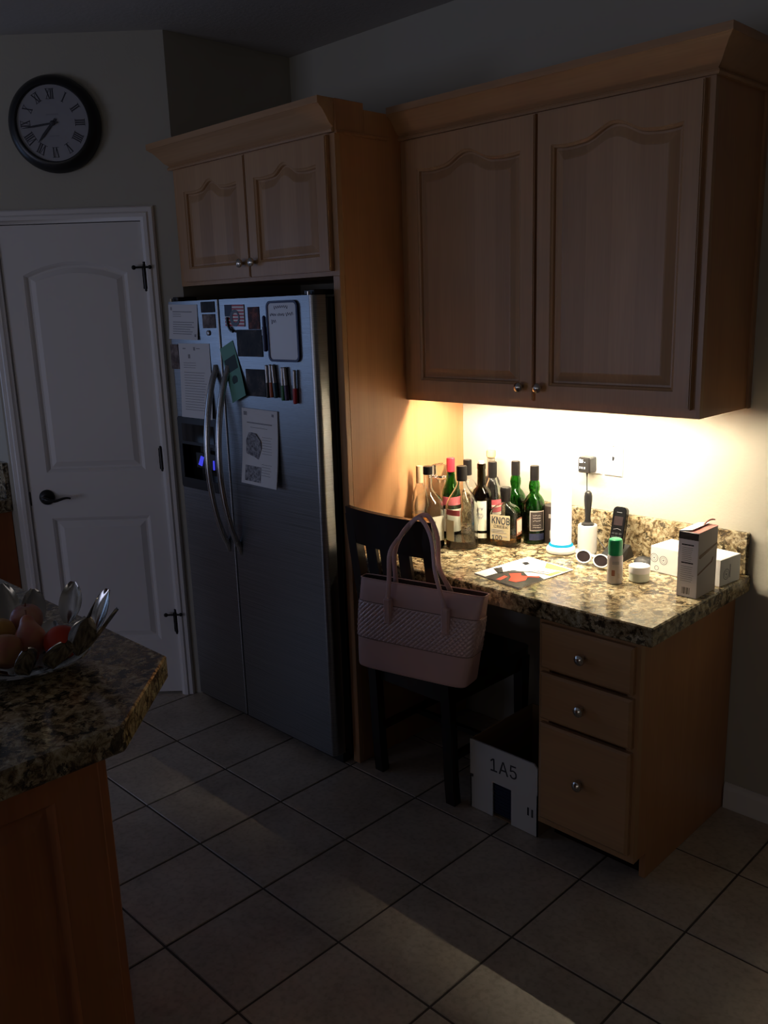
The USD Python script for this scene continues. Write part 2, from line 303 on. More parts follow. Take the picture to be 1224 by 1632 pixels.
simple('lens', (0.03, 0.022, 0.024), 0.12); simple('green_cap', (0.0, 0.22, 0.09), 0.3); simple('can_grey', (0.46, 0.43, 0.44), 0.35, 0.3); simple('jar_pale', (0.60, 0.66, 0.56), 0.35)
simple('carton_lilac', (0.78, 0.76, 0.83), 0.55); simple('carton_grey', (0.58, 0.52, 0.51), 0.55); simple('carton_pink', (0.62, 0.27, 0.24), 0.55); simple('carton_brown', (0.24, 0.15, 0.11), 0.6); simple('kraft', (0.30, 0.19, 0.10), 0.85)
simple('box_white', (0.66, 0.65, 0.66), 0.7); simple('yellow_print', (0.75, 0.62, 0.10), 0.35); simple('magazine_white', (0.85, 0.85, 0.87), 0.25); simple('magazine_black', (0.02, 0.02, 0.022), 0.25); simple('magazine_red', (0.72, 0.06, 0.03), 0.3)
mottled('clock_face', [(0.3, (0.33, 0.33, 0.37)), (0.7, (0.40, 0.40, 0.43))], 8, rough=0.6)
mottled('fruit_red', [(0.3, (0.52, 0.03, 0.01)), (0.7, (0.66, 0.07, 0.02))], 9, rough=0.4)
mottled('fruit_pear', [(0.35, (0.50, 0.30, 0.08)), (0.5, (0.55, 0.24, 0.12)), (0.65, (0.55, 0.16, 0.12))], 14, rough=0.4)
mottled('fruit_yellow', [(0.35, (0.50, 0.24, 0.04)), (0.65, (0.56, 0.34, 0.08))], 14, rough=0.4)
mottled('fruit_pink', [(0.35, (0.45, 0.12, 0.12)), (0.65, (0.55, 0.34, 0.24))], 14, rough=0.4)
emitter('strip_glow', (1.0, 0.87, 0.64), UNDER_CABINET)
exec_marker = None

# ================================================================ THE ROOM
CEIL = 2.735
# floor: individual tiles on a grout bed
fl = thing('floor', 'beige square ceramic tile floor with thin dark grout joints', 'floor', kind='structure')
part(fl, 'grout_bed', box(-3.6, 4.8, -7.1, 0.2, -0.06, -0.003), 'grout')
T, OX, OY, G = 0.3331, -0.3528, -1.3261, 0.0032
for i in range(-7, 11):
    for j in range(-8, 4):
        x0, y0 = OX+i*T, OY+j*T
        x1, y1 = min(x0+T, 3.7), min(y0+T, 0.0)
        if x1-x0 < 0.03 or y1-y0 < 0.03 or x0 > 3.6: continue
        if y0 > -0.9 and x0 < -1.7: continue                                   # behind the pantry
        a, b, c, d = x0+G, x1-G, y0+G, y1-G; e = 0.002; z = -0.0008*rng.random()
        part(fl, 'tile', hull([(a, c, -0.01), (b, c, -0.01), (b, d, -0.01), (a, d, -0.01), (a, c, z-e), (b, c, z-e), (b, d, z-e), (a, d, z-e), (a+e, c+e, z), (b-e, c+e, z), (b-e, d-e, z), (a+e, d-e, z)]), 'tile_'+'abcd'[int(rng.integers(4))])
solo('ceiling', box(-3.6, 4.8, -7.1, 0.15, CEIL, CEIL+0.1), 'ceiling_paint', 'flat matte ceiling above the kitchen', 'ceiling', kind='structure')
solo('wall_back', box(-1.0, 4.8, 0.0, 0.12, -0.05, CEIL+0.05), 'wall_paint', 'cream textured wall behind the desk and the refrigerator', 'wall', kind='structure')
solo('wall_right', box(4.7, 4.82, -7.1, 0.1, -0.05, CEIL+0.05), 'wall_paint', 'cream wall on the far right of the room', 'wall', kind='structure')
# pantry walls: the side behind the refrigerator, the 45 degree wall with the door, the wall with the counter
PC = np.array([-0.955, -0.622]); D45 = np.array([-1, -1])/2**.5
PF = Frame((PC[0], PC[1], 0), (1, 1, 0))                                        # local x = -s
SEND = 0.80; PEND = PC+D45*SEND
side_poly = [(-0.955, 0.0), (-0.955, -0.622), (-0.955-0.10, -0.622+0.04), (-1.055, 0.0)]
solo('wall_pantry', prism(Polygon(side_poly), CEIL+0.05), 'wall_paint', 'shaded pantry side wall above the refrigerator cabinet', 'wall', kind='structure')
DS0, DS1, DH = 0.148, 0.732, 2.043                                              # door opening along s
pw = prism(Polygon([(0, 0), (-SEND, 0), (-SEND, CEIL), (0, CEIL)]).difference(sbox(-DS1-0.002, -0.05, -DS0+0.002, DH+0.002)), 0.10, -0.10)
solo('wall_corner', PF(pw), 'wall_paint', 'angled cream wall around the white pantry door under the clock', 'wall', kind='structure')
solo('wall_left', cat(box(-3.5, PEND[0], PEND[1], PEND[1]+0.12, -0.05, CEIL+0.05)), 'wall_paint', 'cream wall left of the pantry door behind the granite splash', 'wall', kind='structure')
ww = Polygon([(-7.1, -0.05), (0.0, -0.05), (0.0, CEIL+0.05), (-7.1, CEIL+0.05)]).difference(sbox(-4.2, 0.95, -2.0, 2.15))
solo('wall_window', Frame((-3.4, 0, 0), (0, 1, 0))(prism(ww, 0.10, -0.10)), 'wall_paint', 'cream wall with the kitchen window far to the left', 'wall', kind='structure')
w1 = thing('window_1', 'white framed kitchen window in the left wall', 'window', (-3.45, -3.1, 0.95), kind='structure')
wf = Frame((-3.43, 0, 0), (0, 1, 0))
part(w1, 'window_frame', wf(prism(sbox(-4.2, 0.95, -2.0, 2.15).difference(sbox(-4.15, 1.0, -2.05, 2.10)), 0.05)), 'white_trim'); part(w1, 'sash_bar', wf(box(-3.115, -3.085, 1.0, 2.10, 0, 0.04)), 'white_trim')
bw = Polygon([(-3.5, -0.05), (4.8, -0.05), (4.8, CEIL+0.05), (-3.5, CEIL+0.05)]).difference(sbox(-2.7, 0.1, -0.7, 2.1)).difference(sbox(1.0, 0.35, 3.0, 2.15))
solo('wall_front', wallf(-7.0)(prism(bw, 0.1, 0)), 'wall_paint', 'wall with a glass door and a window behind the viewer', 'wall', kind='structure')

# baseboard right of the desk
bprof = [(0, 0), (0.014, 0), (0.014, 0.068), (0.010, 0.082), (0.004, 0.090), (0, 0.090)]
def extr_x(prof, y, x0, x1):      # (out, z) profile run along x on the wall plane y
    m = prism(Polygon(prof), x1-x0); V = m.vertices.copy(); m.vertices = np.c_[V[:, 2]+x0, y-V[:, 0], V[:, 1]]; m.fix_normals(); return m
solo('baseboard_back', extr_x(bprof, 0.0, 1.125, 4.7), 'white_trim', 'white baseboard along the wall right of the drawer cabinet', 'baseboard', kind='structure')

# door casing and door
cs = thing('trim_1', 'white moulded casing around the pantry door', 'door casing', (PC[0]+D45[0]*0.44, PC[1]+D45[1]*0.44, 0), kind='structure')
def casing(u0, u1, v0, v1):
    return None
CW = 0.055; cp = [(0, 0), (CW, 0), (CW, 0.008), (CW-0.006, 0.014), (CW*0.62, 0.014), (CW*0.5, 0.019), (CW*0.25, 0.018), (0.006, 0.012), (0, 0.010)]   # (away from the opening.., out)
def mitred(path, prof, f):
    """profile (offset outwards, out) along an open path of 2-D points with mitres; path runs so that outside is on its left"""
    n = len(path); P = np.array(path, float); V = []; k = len(prof)
    for i in range(n):
        d0 = P[i]-P[i-1] if i else P[1]-P[0]; d1 = P[i+1]-P[i] if i < n-1 else d0
        n0, n1 = [np.array([-d[1], d[0]])/np.linalg.norm(d) for d in (d0, d1)]; m = (n0+n1); m /= (m@n0)
        V += [[*(P[i]+m*o), z] for o, z in prof]
    F = []
    for i in range(n-1):
        for j in range(k):
            q = (j+1) % k; a0, a1, b0, b1 = i*k+j, i*k+q, (i+1)*k+j, (i+1)*k+q; F += [[a0, a1, b1], [a0, b1, b0]]
    tri = trimesh.creation.triangulate_polygon(Polygon(prof), engine='earcut')
    for off in (0, (n-1)*k):
        V0 = len(V); V += V[off:off+k]
        pts = np.array(prof); idx = [int(np.argmin(np.linalg.norm(pts-v, axis=1))) for v in tri[0]]
        F += [[V0+idx[a] for a in t] for t in tri[1]]
    m = trimesh.Trimesh(V, F, process=False); m.merge_vertices(); m.fix_normals(); return f(m)
part(cs, 'casing', mitred([(-DS0, 0), (-DS0, DH), (-DS1, DH), (-DS1, 0)], [(-o, z) for o, z in cp], PF), 'white_trim', 30)
part(cs, 'door_stop', PF(cat(box(-DS0-0.001, -DS0+0.002, 0, DH, -0.1, 0.0), box(-DS1-0.002, -DS1+0.001, 0, DH, -0.1, 0.0), box(-DS1, -DS0, DH, DH+0.002, -0.1, 0))), 'white_trim')
dr = thing('door_1', 'white two panel pantry door with arched upper panel and dark lever', 'door', (PC[0]+D45[0]*0.44, PC[1]+D45[1]*0.44, 0.012), kind='structure')
u0, u1, v0, v1 = -DS1+0.003, -DS0-0.003, 0.012, DH-0.003; TH = 0.035
up_o, lo_o = (-0.645, -0.222, 1.030, 1.845), (-0.645, -0.222, 0.26, 0.832)
def mould_panel(o, arch, h):
    P = lambda i: opening(*o, i, arch, h)
    return loft([(P(0), 0), (P(0.008), -0.004), (P(0.016), -0.010), (P(0.024), -0.010), (P(0.046), -0.002), (P(0.05), -0.002)])
slab = Polygon([(u0, v0), (u1, v0), (u1, v1), (u0, v1)]); A = Polygon(opening(*up_o, 0, 'arc', 0.05)); B = Polygon(opening(*lo_o, 0))
leaf = cat(prism(slab.difference(A).difference(B), 0.02, -0.02), prism(slab, TH-0.02, -TH))
ds = part(dr, 'door_slab', PF(leaf), 'door_white')
part(dr, 'upper_panel', PF(mould_panel(up_o, 'arc', 0.05)), 'door_white', label='arched upper raised panel'); part(dr, 'lower_panel', PF(mould_panel(lo_o, None, 0)), 'door_white')
lv = part(dr, 'door_handle', PF(cat(Frame((-0.655, 0.925, 0), (1, 0, 0), (0, 1, 0))(lathe([(0.033, 0), (0.033, 0.006), (0.030, 0.012), (0.022, 0.017), (0.012, 0.020), (0.012, 0.045), (0.0, 0.046)], n=28)),
     tube(spline([(-0.655, 0.925, 0.040), (-0.640, 0.923, 0.048), (-0.612, 0.917, 0.050), (-0.585, 0.922, 0.048), (-0.560, 0.928, 0.046), (-0.540, 0.925, 0.044)], 22), list(np.r_[np.linspace(0.009, 0.008, 6), np.linspace(0.0075, 0.004, 16)]), 10))), 'bronze', 40, label='dark bronze lever on a round rosette')
part(dr, 'latch_plate', PF(box(u0-0.0005, u0+0.004, 0.89, 0.95, -0.028, 0.0015)), 'bronze')
for hv, arm in ((1.822, 1), (1.078, 0), (0.342, 1)):
    g = [tube([(-DS0, hv-0.045, 0.008), (-DS0, hv+0.045, 0.008)], 0.0075, 10), ball((-DS0, hv+0.049, 0.008), 0.007), ball((-DS0, hv-0.049, 0.008), 0.006), box(-DS0-0.012, -DS0+0.010, hv-0.044, hv+0.044, 0.0002, 0.004)]
    if arm: g += [tube([(-DS0-0.038, hv+0.040, 0.022), (-DS0+0.024, hv+0.040, 0.022)], 0.004, 8), ball((-DS0-0.040, hv+0.040, 0.020), 0.009), ball((-DS0+0.025, hv+0.040, 0.020), 0.008), tube([(-DS0, hv+0.040, 0.008), (-DS0, hv+0.040, 0.024)], 0.005, 8), tube([(-DS0, hv+0.045, 0.008), (-DS0, hv+0.062, 0.008)], 0.006, 8)]
    part(dr, 'hinge', PF(cat(*g)), 'bronze', 40, label='dark hinge with a ball tipped door stop' if arm else None)

# ================================================================ WALL CLOCK
cx, cv, cr = -0.445, 2.408, 0.179
ck = thing('wall_clock', 'large round black framed clock with roman numerals above the pantry door', 'clock', tuple(np.array([*(PC+D45*0.445), 2.408])+np.array([1, -1, 0])/2**.5*0.0))
CF = Frame(tuple(np.array([PC[0], PC[1], 0])+np.array([*(D45*0.445), cv])+np.array([1, -1, 0])/2**.5*0.001), (1, 1, 0))
part(ck, 'case', CF(lathe([(cr-0.004, 0.0), (cr, 0.004), (cr, 0.018), (cr-0.008, 0.032), (cr-0.020, 0.043), (cr-0.030, 0.047), (cr-0.036, 0.047), (cr-0.039, 0.043), (cr-0.040, 0.034), (0.0, 0.034)], n=72)), 'black_gloss' if 0 else 'black_plastic', 35)
dial = part(ck, 'dial', CF(lathe([(cr-0.0402, 0.0341), (cr-0.0402, 0.0365), (0.001, 0.0365)], n=72)), 'clock_face', 30)
num = ['XII', 'I', 'II', 'III', 'IIII', 'V', 'VI', 'VII', 'VIII', 'IX', 'X', 'XI']
for k, s in enumerate(num):
    a = pi/2-2*pi*k/12; strokes = []; h = 0.038; n_ = len(s); wd = {'I': 0.0075, 'V': 0.015, 'X': 0.015}; tot = sum(wd[c] for c in s); u = -tot/2
    for c in s:
        w = wd[c]
        if c == 'I': strokes.append(box(u+w*0.2, u+w*0.8, -h/2, h/2, 0.0365, 0.0372))
        else:
            for sg in ((1, -1) if c == 'X' else (1,)):
                for q in ((0, 1) if c == 'V' else (0,)):
                    if c == 'X': a0, a1 = (u+w*0.05, u+w*0.95) if sg > 0 else (u+w*0.95, u+w*0.05)
                    else: a0, a1 = (u+w*0.05, u+w*0.5) if q == 0 else (u+w*0.95, u+w*0.5)
                    th = 0.0042 if (sg > 0 and q == 0) else 0.0018
                    strokes.append(hull([(a0-th/2, h/2, 0.0365), (a0+th/2, h/2, 0.0365), (a1-th/2, -h/2, 0.0365), (a1+th/2, -h/2, 0.0365), (a0-th/2, h/2, 0.0372), (a0+th/2, h/2, 0.0372), (a1-th/2, -h/2, 0.0372), (a1+th/2, -h/2, 0.0372)]))
        u += w
    strokes += [box(-tot/2-0.002, tot/2+0.002, h/2-0.0015, h/2, 0.0365, 0.0371), box(-tot/2-0.002, tot/2+0.002, -h/2, -h/2+0.0015, 0.0365, 0.0371)]
    m = cat(*strokes); m.apply_transform(trimesh.transformations.rotation_matrix(a-pi/2, [0, 0, 1])); m.apply_translation([0.106*math.cos(a), 0.106*math.sin(a), 0])
    part(dial, 'numeral', CF(m), 'ink')
part(dial, 'printed_name', cat(lines(CF, -0.022, 0.024, 0.028, 0.036, 1, 0.006, 1.0, z=0.0370), lines(CF, -0.018, 0.02, -0.048, -0.044, 1, 0.003, 1.0, z=0.0370)), 'grey_ink')
def hand(deg, L, w):
    m = cat(hull([(-w/2, -0.02, 0.040), (w/2, -0.02, 0.040), (-w*0.6, L*0.6, 0.040), (w*0.6, L*0.6, 0.040), (0, L, 0.040), (-w/2, -0.02, 0.0415), (w/2, -0.02, 0.0415), (-w*0.6, L*0.6, 0.0415), (w*0.6, L*0.6, 0.0415), (0, L, 0.0415)]))
    m.apply_transform(trimesh.transformations.rotation_matrix(-math.radians(deg), [0, 0, 1])); return m
part(ck, 'hour_hand', CF(hand(218+4, 0.095, 0.008)), 'ink'); part(ck, 'minute_hand', CF(cat(hand(262, 0.125, 0.006), lathe([(0.009, 0.0365), (0.009, 0.043), (0.004, 0.045), (0, 0.045)], n=20))), 'ink')

# ================================================================ CABINET OVER THE REFRIGERATOR (with its tall side panel)
def crown(path, prof): 
    """profile (out, z) swept along a path of plan points, mitred; out is to the right of the path"""
    n = len(path); P = np.array(path, float); V = []; k = len(prof)
    for i in range(n):
        d0 = P[i]-P[i-1] if i else P[1]-P[0]; d1 = P[i+1]-P[i] if i < n-1 else d0
        n0, n1 = [np.array([d[1], -d[0]])/np.linalg.norm(d) for d in (d0, d1)]; m = n0+n1; m /= (m@n0)
        V += [[*(P[i]+m*o), z] for o, z in prof]
    F = []
    for i in range(n-1):
        for j in range(k):
            q = (j+1) % k; a0, a1, b0, b1 = i*k+j, i*k+q, (i+1)*k+j, (i+1)*k+q; F += [[a0, a1, b1], [a0, b1, b0]]
    for off, fl_ in ((0, 0), ((n-1)*k, 1)):
        v, t = trimesh.creation.triangulate_polygon(Polygon(prof), engine='earcut'); pts = np.array(prof)
        idx = [off+int(np.argmin(np.linalg.norm(pts-q, axis=1))) for q in v]; F += [[idx[a] for a in tt] for tt in t]
    m = trimesh.Trimesh(V, F, process=False); m.fix_normals(); return m
CR = [(0, 2.226), (0.010, 2.226), (0.013, 2.232), (0.010, 2.238), (0.006, 2.241), (0.012, 2.246), (0.020, 2.252), (0.034, 2.272), (0.050, 2.292), (0.060, 2.299), (0.063, 2.303), (0.067, 2.305), (0.067, 2.326), (0, 2.326)]
fc = thing('refrigerator_cabinet', 'maple cabinet with two arched doors above the refrigerator and its tall side panel', 'cabinet', (-0.477, -0.31, 1.782))
part(fc, 'carcass', box(-0.952, -0.02, -0.606, -0.002, 1.784, 2.30), 'maple')
FFY = -0.628; FF = wallf(FFY)
fr = sbox(-0.952, 1.782, 0.0, 2.24).difference(sbox(-0.90, 1.82, -0.04, 2.20))
part(fc, 'face_frame', FF(prism(fr, 0.022, -0.022)), 'maple')
part(fc, 'side_panel', box(-0.019, 0.0, -0.606, -0.002, 0.0, 2.30, 0.0008), 'maple_veneer', label='tall maple end panel reaching the floor')
part(fc, 'panel_edge', box(-0.034, 0.0, -0.6282, -0.606, 0.0, 1.782, 0.0015), 'maple')
for a, b, ks in ((-0.906, -0.466, -1), (-0.460, -0.026, 1)):
    f_, p_ = raised_door(a, b, 1.797, 2.219, 0.058, arch='hump', h=0.030, hw=0.068, top=0.094)
    d_ = part(fc, 'door', FF(f_), 'maple'); part(d_, 'panel', FF(p_), 'maple_panel')
    part(d_, 'knob', knob((-0.500 if ks < 0 else -0.430, FFY-0.02, 1.848), (0, -1, 0)), 'nickel', 40, label='round nickel knob')
cm = crown([(-1.3, FFY), (0.0, FFY)], CR); import manifold3d as m3d
def clip(m, n, c):
    man = m3d.Manifold(m3d.Mesh(np.asarray(m.vertices, np.float32), np.asarray(m.faces, np.uint32))); return man.trim_by_plane(tuple(n), float(np.dot(n, c)))
cm.merge_vertices(); n45 = np.array([1, -1, 0])/2**.5
cm2 = clip(cm, n45, np.array([PC[0], PC[1], 0])+n45*0.0005)
part(fc, 'crown_molding', cm2 if cm2.num_tri() else cm, 'maple_rail', 30)
part(fc, 'end_trim', cat(box(-0.03, 0.006, -0.628, -0.500, 2.226, 2.326, 0.002), box(-0.03, 0.006, -0.500, -0.392, 2.226, 2.306, 0.002), box(-0.03, 0.010, -0.628, -0.392, 2.222, 2.232, 0.002)), 'maple_veneer')

# ================================================================ WALL CABINET OVER THE DESK
uc = thing('wall_cabinet', 'wide maple wall cabinet with two arched raised panel doors over the desk', 'cabinet', (0.56, -0.16, 1.345))
UX, UY, UB, UT = 1.120, -0.323, 1.343, 2.24; UFm = wallf(UY)
part(uc, 'carcass', cat(box(0.001, UX-0.018, -0.303, -0.002, 1.378, 2.30), box(UX-0.018, UX, -0.303, -0.002, UB, 2.30, 0.0008)), 'maple_veneer')
fr = sbox(0.001, UB, UX, UT).difference(sbox(0.045, UB+0.045, 0.556, UT-0.045)).difference(sbox(0.60, UB+0.045, UX-0.045, UT-0.045))
part(uc, 'face_frame', UFm(prism(fr, 0.020, -0.020)), 'maple')
part(uc, 'scribe_strip', box(UX, UX+0.008, -0.020, -0.001, UB, 2.23), 'maple')
for a, b, kx in ((0.040, 0.572, 0.531), (0.582, 1.098, 0.603)):
    f_, p_ = raised_door(a, b, 1.368, 2.221, 0.060, arch='hump', h=0.036, hw=0.105, top=0.106)
    d_ = part(uc, 'door', UFm(f_), 'maple'); part(d_, 'panel', UFm(p_), 'maple_panel')
    part(d_, 'knob', knob((kx, UY-0.02, 1.412), (0, -1, 0)), 'nickel', 40, label='round nickel knob')
part(uc, 'crown_molding', crown([(0.001, UY), (UX, UY), (UX, -0.001)], CR), 'maple_rail', 30)
ul = thing('under_cabinet_light', 'slim strip light under the wall cabinet behind its bottom rail', 'lamp', (0.52, -0.29, 1.36))
part(ul, 'housing', cat(box(0.10, 0.98, -0.302, -0.262, 1.370, 1.3778), box(0.10, 0.98, -0.2650, -0.262, 1.356, 1.370)), 'white_plastic'); part(ul, 'diffuser', box(0.12, 0.96, -0.3015, -0.289, 1.359, 1.370, 0.002), 'strip_glow', label='glowing warm white tube')

# ================================================================ DESK
ct = thing('desk_countertop', 'speckled brown and cream granite desktop with a low back splash', 'countertop', (0.58, -0.31, 0.767))
CZ = 0.823
part(ct, 'slab', box(0.001, 1.163, -0.624, -0.001, CZ-0.056, CZ, 0.004), 'granite'); part(ct, 'backsplash', box(0.001, 1.153, -0.021, -0.001, CZ, 0.957, 0.002), 'granite')
dc = thing('drawer_cabinet', 'maple desk cabinet with three knobbed drawers standing right of the knee space', 'cabinet', (0.955, -0.3, 0))
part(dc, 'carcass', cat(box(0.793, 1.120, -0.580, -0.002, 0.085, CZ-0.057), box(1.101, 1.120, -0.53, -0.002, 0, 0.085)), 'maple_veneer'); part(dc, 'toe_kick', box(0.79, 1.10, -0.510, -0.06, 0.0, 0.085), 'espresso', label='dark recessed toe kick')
fr = sbox(0.790, 0.085, 1.121, CZ-0.057).difference(sbox(0.825, 0.125, 1.085, CZ-0.09)); DFm = wallf(-0.602)
part(dc, 'face_frame', DFm(prism(fr, 0.022, -0.022)), 'maple')
for z0, z1 in ((0.612, 0.752), (0.448, 0.598), (0.112, 0.434)):
    d_ = part(dc, 'drawer', hull([(0.803, -0.6015, z0), (1.108, -0.6015, z0), (0.803, -0.6015, z1), (1.108, -0.6015, z1), (0.803, -0.616, z0), (1.108, -0.616, z0), (0.803, -0.616, z1), (1.108, -0.616, z1), (0.811, -0.622, z0+0.008), (1.100, -0.622, z0+0.008), (0.811, -0.622, z1-0.008), (1.100, -0.622, z1-0.008)]), 'maple_rail')
    part(d_, 'knob', knob((0.952, -0.622, (z0+z1)/2+(0.012 if z1 < 0.44 else 0)), (0, -1, 0)), 'nickel', 40, label='round nickel knob')

# ================================================================ REFRIGERATOR
rf = thing('refrigerator', 'stainless side by side refrigerator with bowed handles and an ice dispenser', 'refrigerator', (-0.49, -0.35, 0))
FX0, FX1, FS, FY = -0.944, -0.042, -0.585, -0.715
part(rf, 'cabinet_body', box(FX0+0.004, FX1-0.004, -0.630, -0.03, 0.02, 1.715, 0.004), 'fridge_black', label='black cabinet body behind the doors')
def round_door(x0, x1, z0, z1):
    rl = 0.022 if x0 < -0.9 else 0.006; rr = 0.022 if x1 > -0.1 else 0.006
    return Polygon([(x0, -0.660), (x0, FY+rl)]+[(x0+rl-rl*math.cos(a), FY+rl-rl*math.sin(a)) for a in np.linspace(0, pi/2, 8)]+[(x1-rr+rr*math.sin(a), FY+rr-rr*math.cos(a)) for a in np.linspace(0, pi/2, 8)]+[(x1, -0.660)])
def door_mesh(x0, x1, z0, z1):
    m = prism(round_door(x0, x1, z0, z1), z1-z0, z0); return m
DB0, DT0 = 0.045, 1.722
fd = door_mesh(FX0, FS-0.003, DB0, DT0); hole = (-0.915, -0.650, 0.985, 1.255)
fman = m3d.Manifold(m3d.Mesh(np.asarray(fd.vertices, np.float32), np.asarray(fd.faces, np.uint32)))-m3d.Manifold(m3d.Mesh(np.asarray(box(*hole[:2], -0.80, -0.672, *hole[2:]).vertices, np.float32), np.asarray(box(*hole[:2], -0.80, -0.672, *hole[2:]).faces, np.uint32)))
fz = part(rf, 'freezer_door', fman, 'stainless', 20, label='narrow freezer door with the dispenser'); rd = part(rf, 'refrigerator_door', door_mesh(FS+0.003, FX1, DB0, DT0), 'stainless', 20)
part(rf, 'gasket', cat(box(FX0+0.01, FS-0.006, -0.661, -0.630, DB0+0.01, DT0-0.01), box(FS+0.006, FX1-0.01, -0.661, -0.630, DB0+0.01, DT0-0.01)), 'gasket')
part(rf, 'toe_grille', box(FX0+0.01, FX1-0.01, -0.665, -0.62, 0.0, 0.04), 'fridge_black')
part(rf, 'hinge_cover', cat(box(FX0+0.01, FX0+0.05, -0.69, -0.60, 1.7225, 1.74, 0.003)), 'black_plastic'); part(rf, 'hinge_cover', cat(box(FX1-0.075, FX1-0.02, -0.69, -0.60, 1.7225, 1.74, 0.003)), 'black_plastic')
part(rf, 'hinge_pin', cat(lathe([(0.006, 0), (0.006, 0.012), (0.0, 0.013)], (FX0+0.018, -0.700, 1.722), 12)), 'nickel'); part(rf, 'hinge_pin', cat(lathe([(0.006, 0), (0.006, 0.012), (0.0, 0.013)], (FX1-0.038, -0.700, 1.722), 12)), 'nickel')
# dispenser: bezel, control panel, dark recess, paddles, blue lights, drip shelf
hx0, hx1, hz0, hz1 = hole; DFr = wallf(FY)
part(fz, 'dispenser_bezel', DFr(cat(prism(rrect(hx0-0.012, hx1+0.012, hz0-0.012, hz1+0.012, 0.012).difference(sbox(hx0+0.012, hz0+0.03, hx1-0.012, 1.155)), 0.004, 0.0003))), 'black_plastic', label='black dispenser surround')
part(fz, 'dispenser_recess', cat(box(hx0+0.001, hx1-0.001, -0.676, -0.673, hz0+0.001, hz1-0.001), box(hx0+0.001, hx0+0.004, FY, -0.674, hz0+0.001, hz1-0.001), box(hx1-0.004, hx1-0.001, FY, -0.674, hz0+0.001, hz1-0.001), box(hx0, hx1, FY-0.002, -0.674, hz0+0.002, hz0+0.03)), 'black_gloss')
part(fz, 'control_panel', DFr(cat(box(hx0+0.02, hx1-0.02, 1.168, 1.24, 0.0043, 0.006, 0.0005))), 'black_gloss')
part(fz, 'paddle', box(-0.83, -0.775, FY+0.010, FY+0.016, 1.06, 1.125, 0.002), 'black_plastic'); part(fz, 'paddle', box(-0.735, -0.69, FY+0.010, FY+0.016, 1.06, 1.125, 0.002), 'black_plastic')
part(fz, 'dispenser_light', hull([(-0.812, FY+0.006, 1.075), (-0.788, FY+0.006, 1.070), (-0.770, FY+0.006, 1.108), (-0.79, FY+0.006, 1.112), (-0.812, FY+0.009, 1.075), (-0.788, FY+0.009, 1.070), (-0.770, FY+0.009, 1.108), (-0.79, FY+0.009, 1.112)]), 'blue_led', label='small glowing blue light')
part(fz, 'dispenser_light', hull([(-0.708, FY+0.006, 1.062), (-0.700, FY+0.006, 1.062), (-0.698, FY+0.006, 1.10), (-0.706, FY+0.006, 1.10), (-0.708, FY+0.009, 1.062), (-0.700, FY+0.009, 1.062), (-0.698, FY+0.009, 1.10), (-0.706, FY+0.009, 1.10)]), 'blue_led', label='small glowing blue light')
for x, d in ((-0.628, fz), (-0.550, rd)):
    zs = np.linspace(0.775, 1.455, 40); tt = (zs-0.775)/(1.455-0.775); bow = 0.066*np.sin(pi*tt)**0.75
    path = [(x, FY-0.004-b, z) for z, b in zip(zs, bow)]
    path = [(x, FY+0.004, 0.745)]+path+[(x, FY+0.004, 1.478)]
    sc_ = [[(a*0.0145, b*0.011) for a, b in circle(1.0, 14)]]*len(path)
    part(d, 'handle', sweep(path, list(sc_), up=(0, -1, 0)), 'stainless_handle', True, label='long bowed bar handle')

# things on the refrigerator doors
FP = lambda u, v, rot=0.0, off=0.0008: Frame((u, FY-off, v), (math.cos(math.radians(rot)), 0, math.sin(math.radians(rot))), (-math.sin(math.radians(rot)), 0, math.cos(math.radians(rot))))
def sheet(w, h, curl=0.0, t=0.0007, n=10, corner=0.0):
    """sheet of paper hanging from its top edge, its foot standing off the door by curl"""
    V, F = [], []
    for i in range(n+1):
        q = i/n; z = curl*q**2
        for x in (0, w): V += [[x, -h*q, z], [x, -h*q, z+t]]
    for i in range(n):
        a = i*4; b = a+4; F += [[a+1, b+1, b+3], [a+1, b+3, a+3], [a, a+2, b+2], [a, b+2, b], [a, b, b+1], [a, b+1, a+1], [a+2, a+3, b+3], [a+2, b+3, b+2]]
    F += [[0, 1, 3], [0, 3, 2], [4*n, 4*n+2, 4*n+3], [4*n, 4*n+3, 4*n+1]]
    m = trimesh.Trimesh(V, F, process=False); m.fix_normals(); return m
def onsheet(w, h, curl, f, items, zoff=0.0009):
    """print boxes (u0,u1,v0,v1; v down from the top) on the curled sheet"""
    out = []
    for u0, u1, v0, v1 in items:
        V = []
        for v in (v0, v1):
            z = curl*(v/h)**2+zoff
            for u in (u0, u1): V += [[u, -v, z], [u, -v, z+0.0003]]
        out.append(hull(V))
    return f(cat(*out))
def rows(u0, u1, v0, n, dv, th, seed, fill=0.8):
    r = np.random.default_rng(seed); return [(u0, u0+(u1-u0)*(fill+(1-fill)*r.random()), v0+i*dv, v0+i*dv+th) for i in range(n)]
f = FP(-0.926, 1.712, -1.5); p = thing('letter', 'short white printed letter at the top left of the freezer door', 'paper', (-0.82, FY, 1.575))
part(p, 'sheet', f(sheet(0.203, 0.134, 0.006)), 'paper'); part(p, 'printed_text', onsheet(0.203, 0.134, 0.006, f, [(0.015, 0.025, 0.010, 0.022), (0.03, 0.165, 0.026, 0.0295)]+rows(0.03, 0.10, 0.036, 2, 0.008, 0.0022, 3)+rows(0.03, 0.18, 0.066, 6, 0.009, 0.0026, 4)+[(0.182, 0.193, 0.112, 0.122)]), 'grey_ink')
f = FP(-0.876, 1.560, 0); p = thing('letter', 'long white printed letter hanging above the ice dispenser', 'paper', (-0.77, FY, 1.28))
